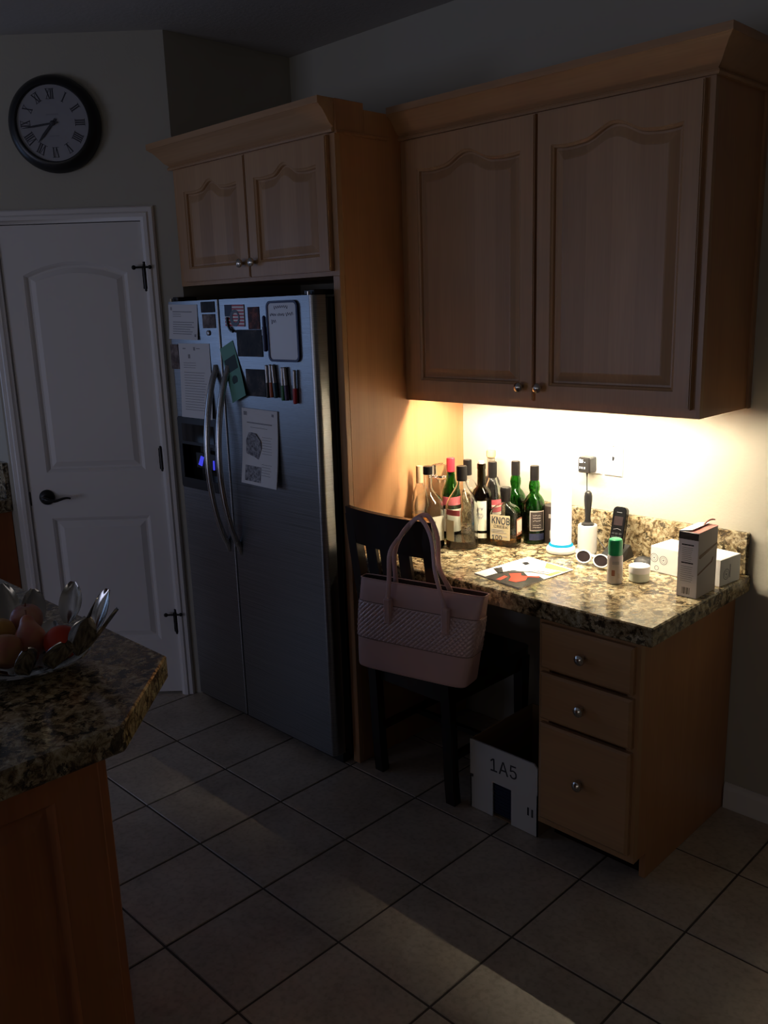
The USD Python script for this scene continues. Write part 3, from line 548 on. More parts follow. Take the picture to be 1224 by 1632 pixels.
part(p, 'sheet', f(sheet(0.216, 0.292, 0.010)), 'paper'); part(p, 'printed_text', onsheet(0.216, 0.292, 0.010, f, [(0.105, 0.117, 0.014, 0.027), (0.03, 0.05, 0.018, 0.022), (0.125, 0.15, 0.018, 0.021), (0.065, 0.08, 0.042, 0.058)]+rows(0.03, 0.12, 0.075, 3, 0.009, 0.0018, 5)+rows(0.03, 0.185, 0.112, 15, 0.0105, 0.0020, 6, 0.85)), 'grey_ink')
def photo(u, v, w, h, mat, label, rot=0, t=0.0012):
    return solo('fridge_photo', FP(u, v, rot)(prism(rrect(0, w, -h, 0, 0.002, 2), t)), mat, label, 'photo magnet')
photo(-0.697, 1.716, 0.090, 0.040, 'photo_dark', 'small dark photo beside the short letter, at the top of the freezer door')
photo(-0.692, 1.670, 0.084, 0.052, 'photo_warm', 'small brownish photo under the topmost dark one on the freezer door')
photo(-0.936, 1.556, 0.056, 0.098, 'photo_warm', 'narrow upright photo at the left edge of the long letter')
solo('round_magnet', FP(-0.658, 1.600)(lathe([(0.010, 0), (0.010, 0.004), (0.007, 0.006), (0, 0.006)], n=18)), 'silver_plastic', 'tiny round grey magnet right of the short letter', 'magnet', 40)
f = FP(-0.541, 1.702, -1); p = thing('flag_magnet', 'red and white striped flag magnet with a blue corner on the refrigerator door', 'magnet', (-0.48, FY, 1.62))
part(p, 'backing', f(prism(rrect(0, 0.118, -0.078, 0, 0.003, 2), 0.002)), 'white')
part(p, 'stripes', f(cat(*[box(0.001, 0.117, -0.077+k*0.0118, -0.077+k*0.0118+0.006, 0.002, 0.0025) for k in range(7)])), 'red'); part(p, 'blue_corner', f(box(0.001, 0.046, -0.042, -0.001, 0.0025, 0.003)), 'navy')
part(p, 'emblem', f(cat(prism(Point(0.062, -0.048).buffer(0.030).difference(Point(0.066, -0.046).buffer(0.018)), 0.001, 0.0025), tube(spline([(0.020, -0.045, 0.006), (0.022, -0.072, 0.006), (0.034, -0.090, 0.006), (0.052, -0.096, 0.006)], 12), 0.005, 6))), 'black_plastic')
photo(-0.402, 1.690, 0.066, 0.078, 'photo_red', 'upright dark red photo between the flag magnet and the whiteboard')
photo(-0.478, 1.611, 0.150, 0.096, 'photo_dark', 'largest dark photo, in the middle of the refrigerator door')
photo(-0.437, 1.470, 0.112, 0.098, 'photo_dark', 'square dark photo between the green leaflet and the row of markers')
f = FP(-0.592, 1.540, 21); p = thing('leaflet', 'tilted mint green leaflet with dark bands across the door gap', 'leaflet', (-0.52, FY, 1.35))
part(p, 'sheet', f(sheet(0.092, 0.212, 0.012)), 'mint'); part(p, 'printed_band', onsheet(0.092, 0.212, 0.012, f, [(0.008, 0.082, 0.050, 0.102)]), 'mint_dark')
part(p, 'printed_text', onsheet(0.092, 0.212, 0.012, f, rows(0.014, 0.076, 0.056, 4, 0.011, 0.003, 8)), 'mint', label='pale lines on the dark band')
part(p, 'printed_disc', f(prism(Point(0.046, -0.138).buffer(0.017), 0.0004, 0.0009+0.012*0.45)), 'mint_dark')
# whiteboard, pen, markers
f = FP(-0.203, 1.604); p = thing('whiteboard', 'small magnetic whiteboard with a dark blue rounded frame on the refrigerator', 'whiteboard', (-0.203, FY, 1.50))
bo = rrect(-0.085, 0.085, -0.104, 0.104, 0.022); part(p, 'frame', f(prism(bo.difference(bo.buffer(-0.008)), 0.007)), 'blue_frame'); part(p, 'board', f(prism(bo.buffer(-0.0075), 0.004)), 'board_white')
def scribble(f, u, v, w, h, n, seed, z=0.0044):
    r = np.random.default_rng(seed); t = np.linspace(0, 1, n*6); pts = spline([(u+w*i/n, v+h*(0.5+0.5*(-1)**i*(0.5+0.5*r.random())), z) for i in range(n+1)], n*6); return f(sweep(pts, rect(0.0007, 0.0003)))
part(p, 'handwriting', cat(scribble(f, -0.042, 0.078, 0.074, 0.010, 14, 1), scribble(f, -0.066, 0.052, 0.034, 0.010, 8, 2), scribble(f, -0.024, 0.052, 0.036, 0.010, 8, 3), scribble(f, 0.022, 0.052, 0.036, 0.011, 7, 4), scribble(f, -0.060, 0.028, 0.024, 0.013, 5, 5)), 'purple_plastic')
def marker(u, v, capmat, label, tilt=0, L=0.116):
    p = thing('marker', label, 'marker', (u, FY-0.009, v), group='markers under the whiteboard' if 0 else None)
    f = Frame((u, FY-0.0092, v), (1, 0, 0)); R = trimesh.transformations.rotation_matrix(math.radians(tilt), [0, 0, 1])
    def rot(g): g = g.copy(); g.apply_transform(R); return f(g)
    ax = trimesh.transformations.rotation_matrix(-pi/2, [1, 0, 0])
    def la(prof): g = lathe(prof, n=16); g.apply_transform(ax); return g      # runs down along -y? turned below
    up = lambda prof: (lambda g: (g.apply_transform(trimesh.transformations.rotation_matrix(-pi/2, [1, 0, 0])), g)[1])(lathe(prof, n=16))
    part(p, 'barrel', rot(up([(0.004, 0.045), (0.0065, 0.047), (0.0065, L-0.004), (0.005, L), (0.0, L)])), 'silver_plastic', 40); part(p, 'cap', rot(up([(0.006, 0.0), (0.008, 0.003), (0.0082, 0.050), (0.0070, 0.053), (0, 0.053)])), capmat, 40, label='coloured cap')
for u, v, mt, lb, tl in ((-0.300, 1.372, 'black_plastic', 'black capped marker, first in the row under the whiteboard', 1), (-0.279, 1.374, 'orange_plastic', 'orange capped marker under the whiteboard', 1), (-0.256, 1.373, 'teal_plastic', 'dark teal capped marker under the whiteboard', 5),
                         (-0.214, 1.366, 'green_plastic', 'green capped marker under the whiteboard', 0), (-0.194, 1.367, 'purple_plastic', 'dark purple capped marker under the whiteboard', 4), (-0.150, 1.358, 'red', 'red capped marker, last in the row under the whiteboard', -1)):
    marker(u, v, mt, lb, tl)
p = thing('board_pen', 'dark dry erase pen clipped upright along the left side of the whiteboard', 'pen', (-0.300, FY-0.008, 1.535)); f = Frame((-0.3005, FY-0.0085, 1.535), (1, 0, 0))
g = lathe([(0.005, 0), (0.0075, 0.004), (0.0075, 0.058), (0.0065, 0.06), (0.0065, 0.118), (0.003, 0.124), (0, 0.124)], n=16); g.apply_transform(trimesh.transformations.rotation_matrix(-pi/2, [1, 0, 0]))
part(p, 'barrel', f(g), 'blue_frame', 40); part(p, 'clip', f(box(-0.012, -0.007, 0.055, 0.085, -0.003, 0.004, 0.001)), 'silver_plastic')
f = FP(-0.474, 1.327, -1); p = thing('handout', 'thick stapled handout with two grey pictures on the refrigerator door', 'paper', (-0.37, FY, 1.05))
part(p, 'sheet', f(sheet(0.212, 0.282, 0.020, 0.004)), 'paper'); Z = 0.0043
part(p, 'printed_text', onsheet(0.212, 0.282, 0.020, f, [(0.012, 0.032, 0.012, 0.026), (0.18, 0.192, 0.012, 0.022), (0.03, 0.18, 0.050, 0.0545)]+rows(0.05, 0.17, 0.068, 1, 0.01, 0.0018, 2)+rows(0.12, 0.18, 0.10, 7, 0.010, 0.0015, 9)+rows(0.12, 0.18, 0.20, 5, 0.010, 0.0015, 10), Z), 'grey_ink')
part(p, 'printed_picture', onsheet(0.212, 0.282, 0.020, f, [(0.022, 0.118, 0.212, 0.270)], Z), 'photo_grey')
head = [(0.030, 0.165), (0.032, 0.120), (0.050, 0.092), (0.085, 0.094), (0.112, 0.118), (0.115, 0.140), (0.100, 0.178)]
part(p, 'printed_picture', f(cat(prism(Polygon([(a, -b) for a, b in head]).buffer(0.004), 0.0005, Z+0.0075), prism(Polygon([(0.028, -0.160), (0.100, -0.185), (0.104, -0.166), (0.034, -0.150)]), 0.0006, Z+0.0085))), 'photo_grey')

# ================================================================ CHAIR AND HANDBAG
chx0, chx1 = 0.090, 0.436
ch = thing('dining_chair', 'dark espresso wooden dining chair with slatted back pushed up to the desk', 'chair', (0.263, -0.43, 0))
def rail_y(z): return -0.622-0.078*max(0, (z-0.45)/0.57)
def leg_rear(x): return sweep(spline([(x, -0.598, 0), (x, -0.612, 0.25), (x, -0.622, 0.45), (x, rail_y(0.75)-0.002, 0.75), (x, rail_y(1.0), 1.0)], 16), rect(0.019, 0.017), up=(0, 1, 0))
part(ch, 'leg', leg_rear(chx0), 'espresso'); part(ch, 'leg', leg_rear(chx1), 'espresso')
for x in (chx0-0.002, chx1+0.002): part(ch, 'leg', sweep([(x, -0.215, 0), (x, -0.212, 0.2), (x, -0.210, 0.425)], [rect(0.015, 0.015), rect(0.018, 0.018), rect(0.021, 0.021)], up=(0, 1, 0)), 'espresso')
def curved_rail(z0, z1, bow, th=0.022, x0=chx0-0.022, x1=chx1+0.022, crown_=0.0):
    n = 16; V = []; F = []
    for i in range(n+1):
        t = 2*i/n-1; x = x0+(x1-x0)*i/n
        for z, zz in ((z0, z0), (z1, z1+crown_*(1-t*t))):
            y = rail_y(z)-bow*(1-t*t)
            V += [[x, y-th/2, zz], [x, y+th/2, zz]]
    for i in range(n):
        a = 4*i; b = a+4
        for p_, q_ in ((0, 2), (2, 3), (3, 1), (1, 0)): F += [[a+p_, b+p_, b+q_], [a+p_, b+q_, a+q_]]
    F += [[0, 2, 3], [0, 3, 1], [4*n, 4*n+1, 4*n+3], [4*n, 4*n+3, 4*n+2]]
    m = trimesh.Trimesh(V, F, process=False); m.fix_normals(); return m
part(ch, 'top_rail', curved_rail(0.898, 1.022, 0.022), 'espresso', 30, label='wide curved top rail'); part(ch, 'lower_rail', curved_rail(0.560, 0.605, 0.018, x0=chx0+0.01, x1=chx1-0.01), 'espresso', 30)
for xa, xb in ((0.160, 0.207), (0.230, 0.281), (0.311, 0.361)):
    xm = (xa+xb)/2; t = (xm-0.263)/0.195; bw_ = 0.02*(1-t*t)
    part(ch, 'slat', sweep([(xm, rail_y(z)-bw_*(0.9+0.1*k), z) for k, z in enumerate((0.60, 0.70, 0.80, 0.905))], rect((xb-xa)/2, 0.006), up=(0, 1, 0)), 'espresso')
seatp = rrect(0.062, 0.464, -0.615, -0.185, 0.03); part(ch, 'seat', prism(seatp, 0.030, 0.432), 'espresso', label='flat dark wooden seat')
part(ch, 'apron', cat(box(chx0, chx1, -0.222, -0.204, 0.37, 0.4318), box(chx0-0.008, chx0+0.008, -0.60, -0.21, 0.37, 0.4318), box(chx1-0.008, chx1+0.008, -0.60, -0.21, 0.37, 0.4318), box(chx0, chx1, -0.612, -0.598, 0.37, 0.4318)), 'espresso')
for x in (chx0, chx1): part(ch, 'stretcher', box(x-0.009, x+0.009, -0.60, -0.215, 0.16, 0.185), 'espresso')
part(ch, 'stretcher', box(chx0, chx1, -0.42, -0.40, 0.163, 0.182), 'espresso')

PS = math.radians(12); BF = Frame((0.40, -0.79, 0), (math.cos(PS), math.sin(PS), 0))
bg = thing('handbag', 'pink tote bag with a quilted metallic band hanging on the chair', 'handbag', (0.44, -0.75, 0.56))
ZT, ZB = 0.833, 0.556
def bag_at(q):
    """q 0 at the mouth, 1 at the foot: left, right, front, back (bag frame)"""
    L = -0.157+(-0.158+0.157)*q; R = 0.286+(0.240-0.286)*q; bulge = 0.012*math.sin(pi*q)
    return L, R, 0.0+0.040*q+bulge, -0.045-0.022*q-bulge*0.5
def bag_ring(q, infl=0.0, n=72, drop=True):
    L, R, Fr, Bk = bag_at(q); L -= infl; R += infl; Fr += infl; Bk -= infl
    z = ZT+(ZB-ZT)*q; c, h = (L+R)/2, (R-L)/2; d, e = (Fr+Bk)/2, (Fr-Bk)/2; out = []
    pw_ = 7.0
    for i in range(n):
        a = 2*pi*i/n; ca, sa = math.cos(a), math.sin(a); k = 1/((abs(ca)**pw_+abs(sa)**pw_)**(1/pw_))
        out.append((c+h*ca*k, z, d+e*sa*k))
    return out
def bag_skin(q0, q1, n=8, infl=0.0, closed_bottom=False):
    R = [bag_ring(q0+(q1-q0)*i/n, infl) for i in range(n+1)]
    if closed_bottom:
        L, Rr, Fr, Bk = bag_at(1.0); c, d = (L+Rr)/2, (Fr+Bk)/2; base = bag_ring(1.0, infl)
        for s_, dz in ((0.985, 0.007), (0.955, 0.011), (0.90, 0.013)):
            R.append([(c+(x-c)*(1-(1-s_)*0.6), y-dz, d+(z-d)*s_) for x, y, z in base])
    n_ = len(R[0]); V = [p for r in R for p in r]; F = []
    for i in range(len(R)-1):
        for j in range(n_):
            k = (j+1) % n_; a0, a1, b0, b1 = i*n_+j, i*n_+k, (i+1)*n_+j, (i+1)*n_+k; F += [[a0, b0, b1], [a0, b1, a1]]
    if closed_bottom:
        V.append(tuple(np.mean(R[-1], axis=0))); q = len(V)-1
        for j in range(n_): F.append([q, (len(R)-1)*n_+(j+1) % n_, (len(R)-1)*n_+j])
    m = trimesh.Trimesh(V, F, process=False); return BF(m)
Q1, Q2 = 0.255, 0.675
bd = part(bg, 'body', cat(bag_skin(0, 1, 24, 0.0, True)), 'pink_leather', 50)
part(bg, 'lining', bag_skin(0.0, 0.5, 6, -0.003), 'bag_lining'); part(bd, 'rim', cat(BF(tube([p for p in bag_ring(0.0)]+[bag_ring(0.0)[0]], 0.0025, 6))), 'pink_leather', True)
# quilted band: a displaced skin with diamond pillows
def quilt(n_u=420, n_v=44):
    V, F = [], []; rings = []
    for i in range(n_v+1):
        q = Q1+(Q2-Q1)*i/n_v; base = np.array(bag_ring(q, 0.0006, 288)); d = np.linalg.norm(np.diff(np.vstack([base, base[:1]]), axis=0), axis=1); s = np.r_[0, np.cumsum(d)]; tt = np.linspace(0, s[-1], n_u, endpoint=False)
        B = np.vstack([base, base[:1]]); P = np.stack([np.interp(tt, s, B[:, k]) for k in range(3)], 1)
        tg = np.roll(P, -1, 0)-np.roll(P, 1, 0); nr = np.stack([-tg[:, 2], np.zeros(len(P)), tg[:, 0]], 1); nr /= np.linalg.norm(nr, axis=1)[:, None]
        ctr = P.mean(0); sgn = np.sign(((P-ctr)*nr).sum(1)); nr *= sgn[:, None]
        v = i/n_v*0.118; cell = 0.0165; a = (tt+v)/cell; b = (tt-v)/cell
        hgt = np.minimum(np.abs(np.sin(pi*a)), np.abs(np.sin(pi*b)))**0.6*0.0030*(0 if i in (0, n_v) else 1)
        V.append(P+nr*hgt[:, None])
    V = np.vstack(V)
    for i in range(n_v):
        for j in range(n_u):
            k = (j+1) % n_u; a0, a1, b0, b1 = i*n_u+j, i*n_u+k, (i+1)*n_u+j, (i+1)*n_u+k; F += [[a0, b0, b1], [a0, b1, a1]]
    return BF(trimesh.Trimesh(V, F, process=False))
part(bg, 'quilted_band', quilt(), 'pink_metallic', True, label='embossed diamond quilted metallic band')
part(bg, 'seam', cat(*[BF(tube([p for p in bag_ring(q, 0.0008)]+[bag_ring(q, 0.0008)[0]], 0.0012, 5)) for q in (Q1, Q2)]), 'carton_brown')
W2 = lambda u, v, w: tuple((BF.m@np.array([u, v, w, 1]))[:3])
def strap(pts, name='handle'):
    path = spline(pts, 44); secs = []
    for i in range(44):
        t = i/43; w = 0.0080+0.003*(abs(2*t-1)**6); secs.append([(a*w, b*0.0038) for a, b in circle(1, 12)])
    return sweep(path, secs, up=(0.3, -1, 0))
part(bg, 'handle', strap([W2(-0.034, 0.742, 0.032), W2(-0.033, 0.80, 0.026), W2(-0.029, 0.87, 0.022), W2(-0.020, 0.94, 0.026), (0.390, -0.734, 1.008), (0.418, -0.724, 1.036), (0.448, -0.726, 1.020), (0.490, -0.742, 0.968), W2(0.136, 0.900, 0.024), W2(0.163, 0.81, 0.026), W2(0.173, 0.735, 0.032)]), 'pink_leather', True, label='front strap looped over the chair post')
part(bg, 'handle', strap([W2(-0.040, 0.800, -0.030), W2(-0.034, 0.87, -0.020), W2(-0.016, 0.94, 0.004), (0.400, -0.716, 1.028), (0.430, -0.702, 1.042), (0.460, -0.706, 1.024), (0.494, -0.718, 0.966), W2(0.132, 0.90, -0.010), W2(0.152, 0.84, -0.028), W2(0.160, 0.795, -0.034)]), 'pink_leather', True, label='rear strap looped over the chair post')
for u in (-0.034, 0.172): part(bg, 'strap_tab', BF(box(u-0.0135, u+0.0135, 0.705, 0.790, 0.014, 0.036, 0.005)), 'pink_leather')

# ================================================================ CARDBOARD BOX IN THE KNEE SPACE
cb = thing('cardboard_box', 'open white cardboard box marked 1A5 on the floor under the desk', 'box', (0.632, -0.40, 0.002))
bx0, bx1, byf, byb, bh = 0.494, 0.768, -0.574, -0.22, 0.256; BXf = wallf(byf)
front = rrect(bx0, bx1, 0.002, bh, 0.004, 3); part(cb, 'front_panel', BXf(prism(Polygon([(bx0, 0.002), (bx1, 0.002), (bx1, bh-0.014), (bx1-0.014, bh), (bx0, bh)]).difference(sbox(0.588, 0.0, 0.664, 0.128)), 0.004, -0.004)), 'box_white')
part(cb, 'front_flap', BXf(prism(Polygon([(bx0, 0.128), (bx1, 0.150), (bx1, bh-0.014), (bx1-0.014, bh), (bx0, bh)]), 0.002, 0.0)), 'box_white')
part(cb, 'side_panel', box(bx0, bx0+0.004, byf, byb, 0.002, bh), 'kraft'); part(cb, 'side_panel', box(bx1-0.004, bx1, byf, byb, 0.002, bh-0.014), 'kraft'); part(cb, 'back_panel', box(bx0, bx1, byb-0.004, byb, 0.002, bh), 'kraft'); part(cb, 'bottom_panel', box(bx0+0.004, bx1-0.004, byf+0.004, byb-0.004, 0.002, 0.006), 'kraft')
part(cb, 'printed_code', cat(text(BXf, '1A5', 0.046, 0.632, 0.172, rot=2, z=0.002, align='c', sx=0.95)), 'ink'); 
for g_ in ((0.728, 0.735, 0.066, 0.094, 0, 0.0006), (0.744, 0.751, 0.064, 0.092, 0, 0.0006), (0.494, 0.506, 0.118, 0.128, 0.0, 0.0025)): part(cb, 'printed_mark', BXf(box(*g_)), 'ink')
cloth = box(0.582, 0.672, byf+0.006, byf+0.05, 0.006, 0.135, 0.01); part(cb, 'blue_window', cat(cloth, *[box(0.583, 0.670, byf+0.004, byf+0.0062, z, z+0.004) for z in np.arange(0.02, 0.12, 0.012)]), 'navy', label='dark blue contents behind the cut-out')

# ================================================================ BOTTLES ON THE DESK
def shell(prof, t=0.0028, base=0.006):
    """closed hollow bottle profile from an outer (r, z[, sq]) profile running up"""
    inner = [(max(p[0]-t, 0.003), max(p[1], base), *p[2:]) for p in prof][::-1]
    return list(prof)+inner
def bottle(name, label, x, y, outer, gmat, cap=None, liquid=None, labels=(), sq=None, rz=0, n=40, group=None, extra=None):
    p = thing(name, label, 'bottle', (x, y, CZ+0.0004), rz, group)
    part(p, 'glass_body' if gmat not in ('dark_ceramic',) else 'body', lathe(shell(outer), n=n, sq=sq), gmat, 40, local=True)
    if liquid:
        mat, lvl = liquid; zs = [q[1] for q in outer]; prof = []
        for q in outer:
            if q[1] <= lvl: prof.append((max(q[0]-0.0021, 0.002), max(q[1], 0.0050), *q[2:]))
        r_l = np.interp(lvl, zs, [q[0] for q in outer])-0.0021; tt = outer[min(len(prof), len(outer)-1)][2:] if sq else ()
        prof.append((r_l, lvl, *tt)); part(p, 'liquid', lathe(prof, n=n, sq=sq), mat, 40, local=True)
    if cap:
        mat, prof, lb = cap; part(p, 'cap', lathe(prof, n=28), mat, 40, label=lb, local=True)
    for lab in labels: lab(p)
    if extra: extra(p)
    return p
def band(r, z0, z1, a0, a1, mat, name='label', lb=None, t=0.0006, tilt=0.0):
    """a curved label on a round bottle from angle a0 to a1 (degrees, local)"""
    def put(p):
        n = 20; V, F = [], []
        for i in range(n+1):
            a = math.radians(a0+(a1-a0)*i/n)
            for rr in (r+0.0003, r+0.0003+t):
                for z in (z0, z1): V.append([rr*math.cos(a), rr*math.sin(a), z])
        for i in range(n):
            b = 4*i; c = b+4; F += [[b+2, c+2, c+3], [b+2, c+3, b+3], [b, b+1, c+1], [b, c+1, c], [b+1, b+3, c+3], [b+1, c+3, c+1], [b, c, c+2], [b, c+2, b+2]]
        F += [[0, 2, 3], [0, 3, 1], [4*n, 4*n+1, 4*n+3], [4*n, 4*n+3, 4*n+2]]
        m = trimesh.Trimesh(V, F, process=False); m.fix_normals(); return part(p, name, m, mat, label=lb, local=True)
    return put
VIEW = -48.0           # direction (degrees) from the bottles to the viewer, used to turn labels as the photo shows them
def cap_prof(r, z0, z1): return [(r*0.96, z0), (r, z0+0.002), (r, z1-0.003), (r*0.9, z1), (0.0, z1)]
def curl(p, r, z, a0, mat='ink', seed=1, n=9, w=0.03, h=0.006):      # wavy line of lettering on a round label
    r_ = np.random.default_rng(seed); pts = []
    for i in range(n*3):
        a = math.radians(a0)+w*i/(n*3)/r; pts.append(((r+0.0013)*math.cos(a), (r+0.0013)*math.sin(a), z+h*(r_.random()-0.5)))
    part(p, 'lettering', tube(spline(pts, n*6), 0.0006, 5), mat, local=True)
# 1: big clear bottle by the wood panel, black cap
B1 = [(0.030, 0.0, 1), (0.0585, 0.003, 1), (0.0605, 0.010, 1), (0.0605, 0.150, 1), (0.058, 0.164, .9), (0.050, 0.178, .7), (0.034, 0.192, .3), (0.020, 0.203, 0), (0.0160, 0.215, 0), (0.0150, 0.262, 0), (0.0165, 0.266, 0), (0.0165, 0.272, 0)]
bottle('liquor_bottle', 'squarish clear bottle of pale liquor with a black cap beside the wood panel', 0.141, -0.371, B1, 'clear_glass', ('wax_black', cap_prof(0.0172, 0.264, 0.293), 'short black cap'), ('pale_liquid', 0.04), [lambda p: part(p, 'label', box(0.0607, 0.0615, -0.030, 0.030, 0.030, 0.120), 'label_cream', label='cream side label', local=True)], sq=(1.0, 0.72, 4), rz=-22, n=56)
# 2: green bottle with a red cap
B2 = [(0.020, 0.0), (0.0345, 0.003), (0.0355, 0.010), (0.0355, 0.150), (0.0345, 0.168), (0.030, 0.186), (0.022, 0.205), (0.0165, 0.225), (0.0145, 0.245), (0.014, 0.290), (0.0145, 0.296)]
bottle('wine_bottle', 'green glass bottle with a red foil cap and red shoulder label', 0.131, -0.233, B2, 'green_glass', ('cap_red', cap_prof(0.0158, 0.252, 0.303), 'bright red cap'), ('dark_liquid', 0.10), [band(0.0350, 0.130, 0.162, -110, 20, 'label_pink', lb='red shoulder label'), band(0.0355, 0.03, 0.115, -120, 30, 'label_cream')])
# 3: large clear bottle in front
B3 = [(0.040, 0.0), (0.0575, 0.003), (0.059, 0.012), (0.059, 0.140), (0.0575, 0.154), (0.053, 0.170), (0.044, 0.187), (0.033, 0.203), (0.0235, 0.218), (0.0185, 0.230), (0.0165, 0.242), (0.016, 0.262), (0.0165, 0.27)]
bottle('liquor_bottle', 'large clear round bottle with a tall black cap, nearest the desk edge', 0.246, -0.308, B3, 'clear_glass', ('wax_black', cap_prof(0.0190, 0.243, 0.296), 'tall black cap'), ('smoke_liquid', 0.030),
       [band(0.0592, 0.126, 0.146, -116, -58, 'label_pink', lb='red shoulder label'), band(0.0590, 0.032, 0.108, -122, -80, 'label_kraft', lb='kraft brown front label')])
# 4: clear bottle with black cap at the back by the panel
B4 = [(0.03, 0.0), (0.041, 0.003), (0.042, 0.010), (0.042, 0.160), (0.040, 0.178), (0.032, 0.196), (0.022, 0.208), (0.0155, 0.222), (0.0145, 0.272)]
bottle('liquor_bottle', 'clear bottle with a long black foil cap, in the corner behind the large round one', 0.148, -0.157, B4, 'clear_glass', ('wax_black', cap_prof(0.0160, 0.229, 0.287), 'long black foil cap'))
# 5: dark wine bottle with cream label and cork
B5 = [(0.022, 0.0), (0.0355, 0.003), (0.0365, 0.010), (0.0365, 0.165), (0.035, 0.180), (0.029, 0.196), (0.019, 0.206), (0.0155, 0.214), (0.0142, 0.270), (0.0158, 0.274), (0.0158, 0.290), (0.0145, 0.292)]
bottle('wine_bottle', 'dark brown wine bottle with a tall cream label and a bare cork', 0.259, -0.2125, B5, 'dark_glass', ('cork_pink', [(0.009, 0.276), (0.0112, 0.28), (0.0118, 0.299), (0.010, 0.302), (0, 0.302)], 'pale cork'), ('dark_liquid', 0.16), [band(0.0365, 0.050, 0.160, -92, -24, 'label_cream', lb='tall cream label'), band(0.0365, 0.022, 0.040, -92, -24, 'label_cream', lb='small white lower label'), lambda p: [curl(p, 0.0365, z, -70, 'grey_ink', k, 6, 0.018, 0.014) for k, z in enumerate((0.132, 0.112, 0.10))]])
# 6: clear bottle with red and white label
B6 = [(0.022, 0.0), (0.033, 0.003), (0.034, 0.010), (0.034, 0.145), (0.033, 0.168), (0.028, 0.190), (0.020, 0.210), (0.0155, 0.224), (0.0142, 0.270)]
bottle('liquor_bottle', 'clear long necked bottle with a black cap and a red and white label', 0.2515, -0.1385, B6, 'clear_glass', ('wax_black', cap_prof(0.0162, 0.228, 0.287), 'black screw cap'), ('smoke_liquid', 0.11), [band(0.034, 0.105, 0.150, -95, 10, 'label_pink', lb='red label'), band(0.0342, 0.124, 0.131, -92, 5, 'label_cream', t=0.0009), band(0.034, 0.092, 0.104, -95, 10, 'label_cream')])
# 7: cork stoppered bottle with dark shoulders against the wall
B7 = [(0.022, 0.0), (0.032, 0.003), (0.033, 0.010), (0.033, 0.180), (0.032, 0.196), (0.027, 0.208), (0.019, 0.214)]
def neck7(p): part(p, 'neck', lathe(shell([(0.0165, 0.212), (0.0150, 0.220), (0.0148, 0.288), (0.016, 0.292)], 0.002, 0.212), n=28), 'clear_glass', 40, local=True)
bottle('liquor_bottle', 'tall bottle with dark shoulders, a clear neck and a wooden cork stopper', 0.186, -0.063, B7, 'dark_ceramic', ('cork', [(0.010, 0.282), (0.0145, 0.286), (0.0175, 0.290), (0.0180, 0.309), (0.016, 0.313), (0, 0.313)], 'wooden cork stopper'), extra=neck7)
# 8: flask with the kraft label
B8 = [(0.040, 0.0, 1), (0.0495, 0.004, 1), (0.051, 0.012, 1), (0.051, 0.118, 1), (0.047, 0.132, .9), (0.034, 0.146, .6), (0.020, 0.154, .15), (0.0155, 0.162, 0), (0.0145, 0.190, 0)]
FL_SQ = (1.0, 0.70, 6); FRZ = 14
def flask_labels(p):
    f = Frame((0, -0.0362, 0), (1, 0, 0)); c_ = 'label_kraft'
    lb = part(p, 'front_label', f(prism(rrect(-0.044, 0.032, 0.026, 0.117, 0.002, 2), 0.0007)), c_, label='kraft front label with black lettering', local=True)
    g = [text(f, 'KNOB', 0.025, -0.040, 0.086, rot=-2, bold=True, z=0.0007, sx=0.74), text(f, 'CREEK', 0.0092, -0.032, 0.071, rot=-2, bold=False, z=0.0007, sx=1.4)]
    part(lb, 'lettering', cat(*g), 'ink', local=True); part(lb, 'fine_print', cat(lines(f, -0.040, 0.022, 0.050, 0.066, 3, 0.0016, 0.7, 3, 0.0012), lines(f, -0.036, -0.004, 0.040, 0.046, 1, 0.0018, 0.9, 4, 0.0012), lines(f, 0.004, 0.022, 0.036, 0.042, 1, 0.003, 0.9, 4, 0.0012)), 'grey_ink', local=True); part(lb, 'lettering', cat(text(f, '100', 0.016, -0.040, 0.026, bold=True, z=0.0008)), 'ink', local=True)
    V = []; 
    for i in range(13):
        a = math.radians(-38+76*i/12)-math.radians(20); 
    s = np.array([math.cos(0)])
    fs = Frame((0.0515, 0, 0), (0, 1, 0)); sl = part(p, 'side_label', fs(prism(rrect(-0.024, 0.024, 0.042, 0.104, 0.002, 2), 0.0007)), 'label_brown', label='brown side label', local=True)
    part(sl, 'lettering', cat(*[fs(box(-0.018+0.011*k, -0.011+0.011*k, 0.050+0.004*(k % 2), 0.098, 0.0007, 0.0012)) for k in range(4)]), 'label_cream', local=True)
bottle('whiskey_bottle', 'flat whiskey flask with a kraft label and a black waxed neck', 0.353, -0.193, B8, 'clear_glass', ('wax_black', [(0.0150, 0.160), (0.0168, 0.166), (0.0165, 0.178), (0.0185, 0.182), (0.0185, 0.196), (0.0200, 0.200), (0.0195, 0.210), (0.017, 0.213), (0, 0.213)], 'black wax seal'), ('amber_liquid', 0.034), [flask_labels], sq=FL_SQ, rz=FRZ, n=64)
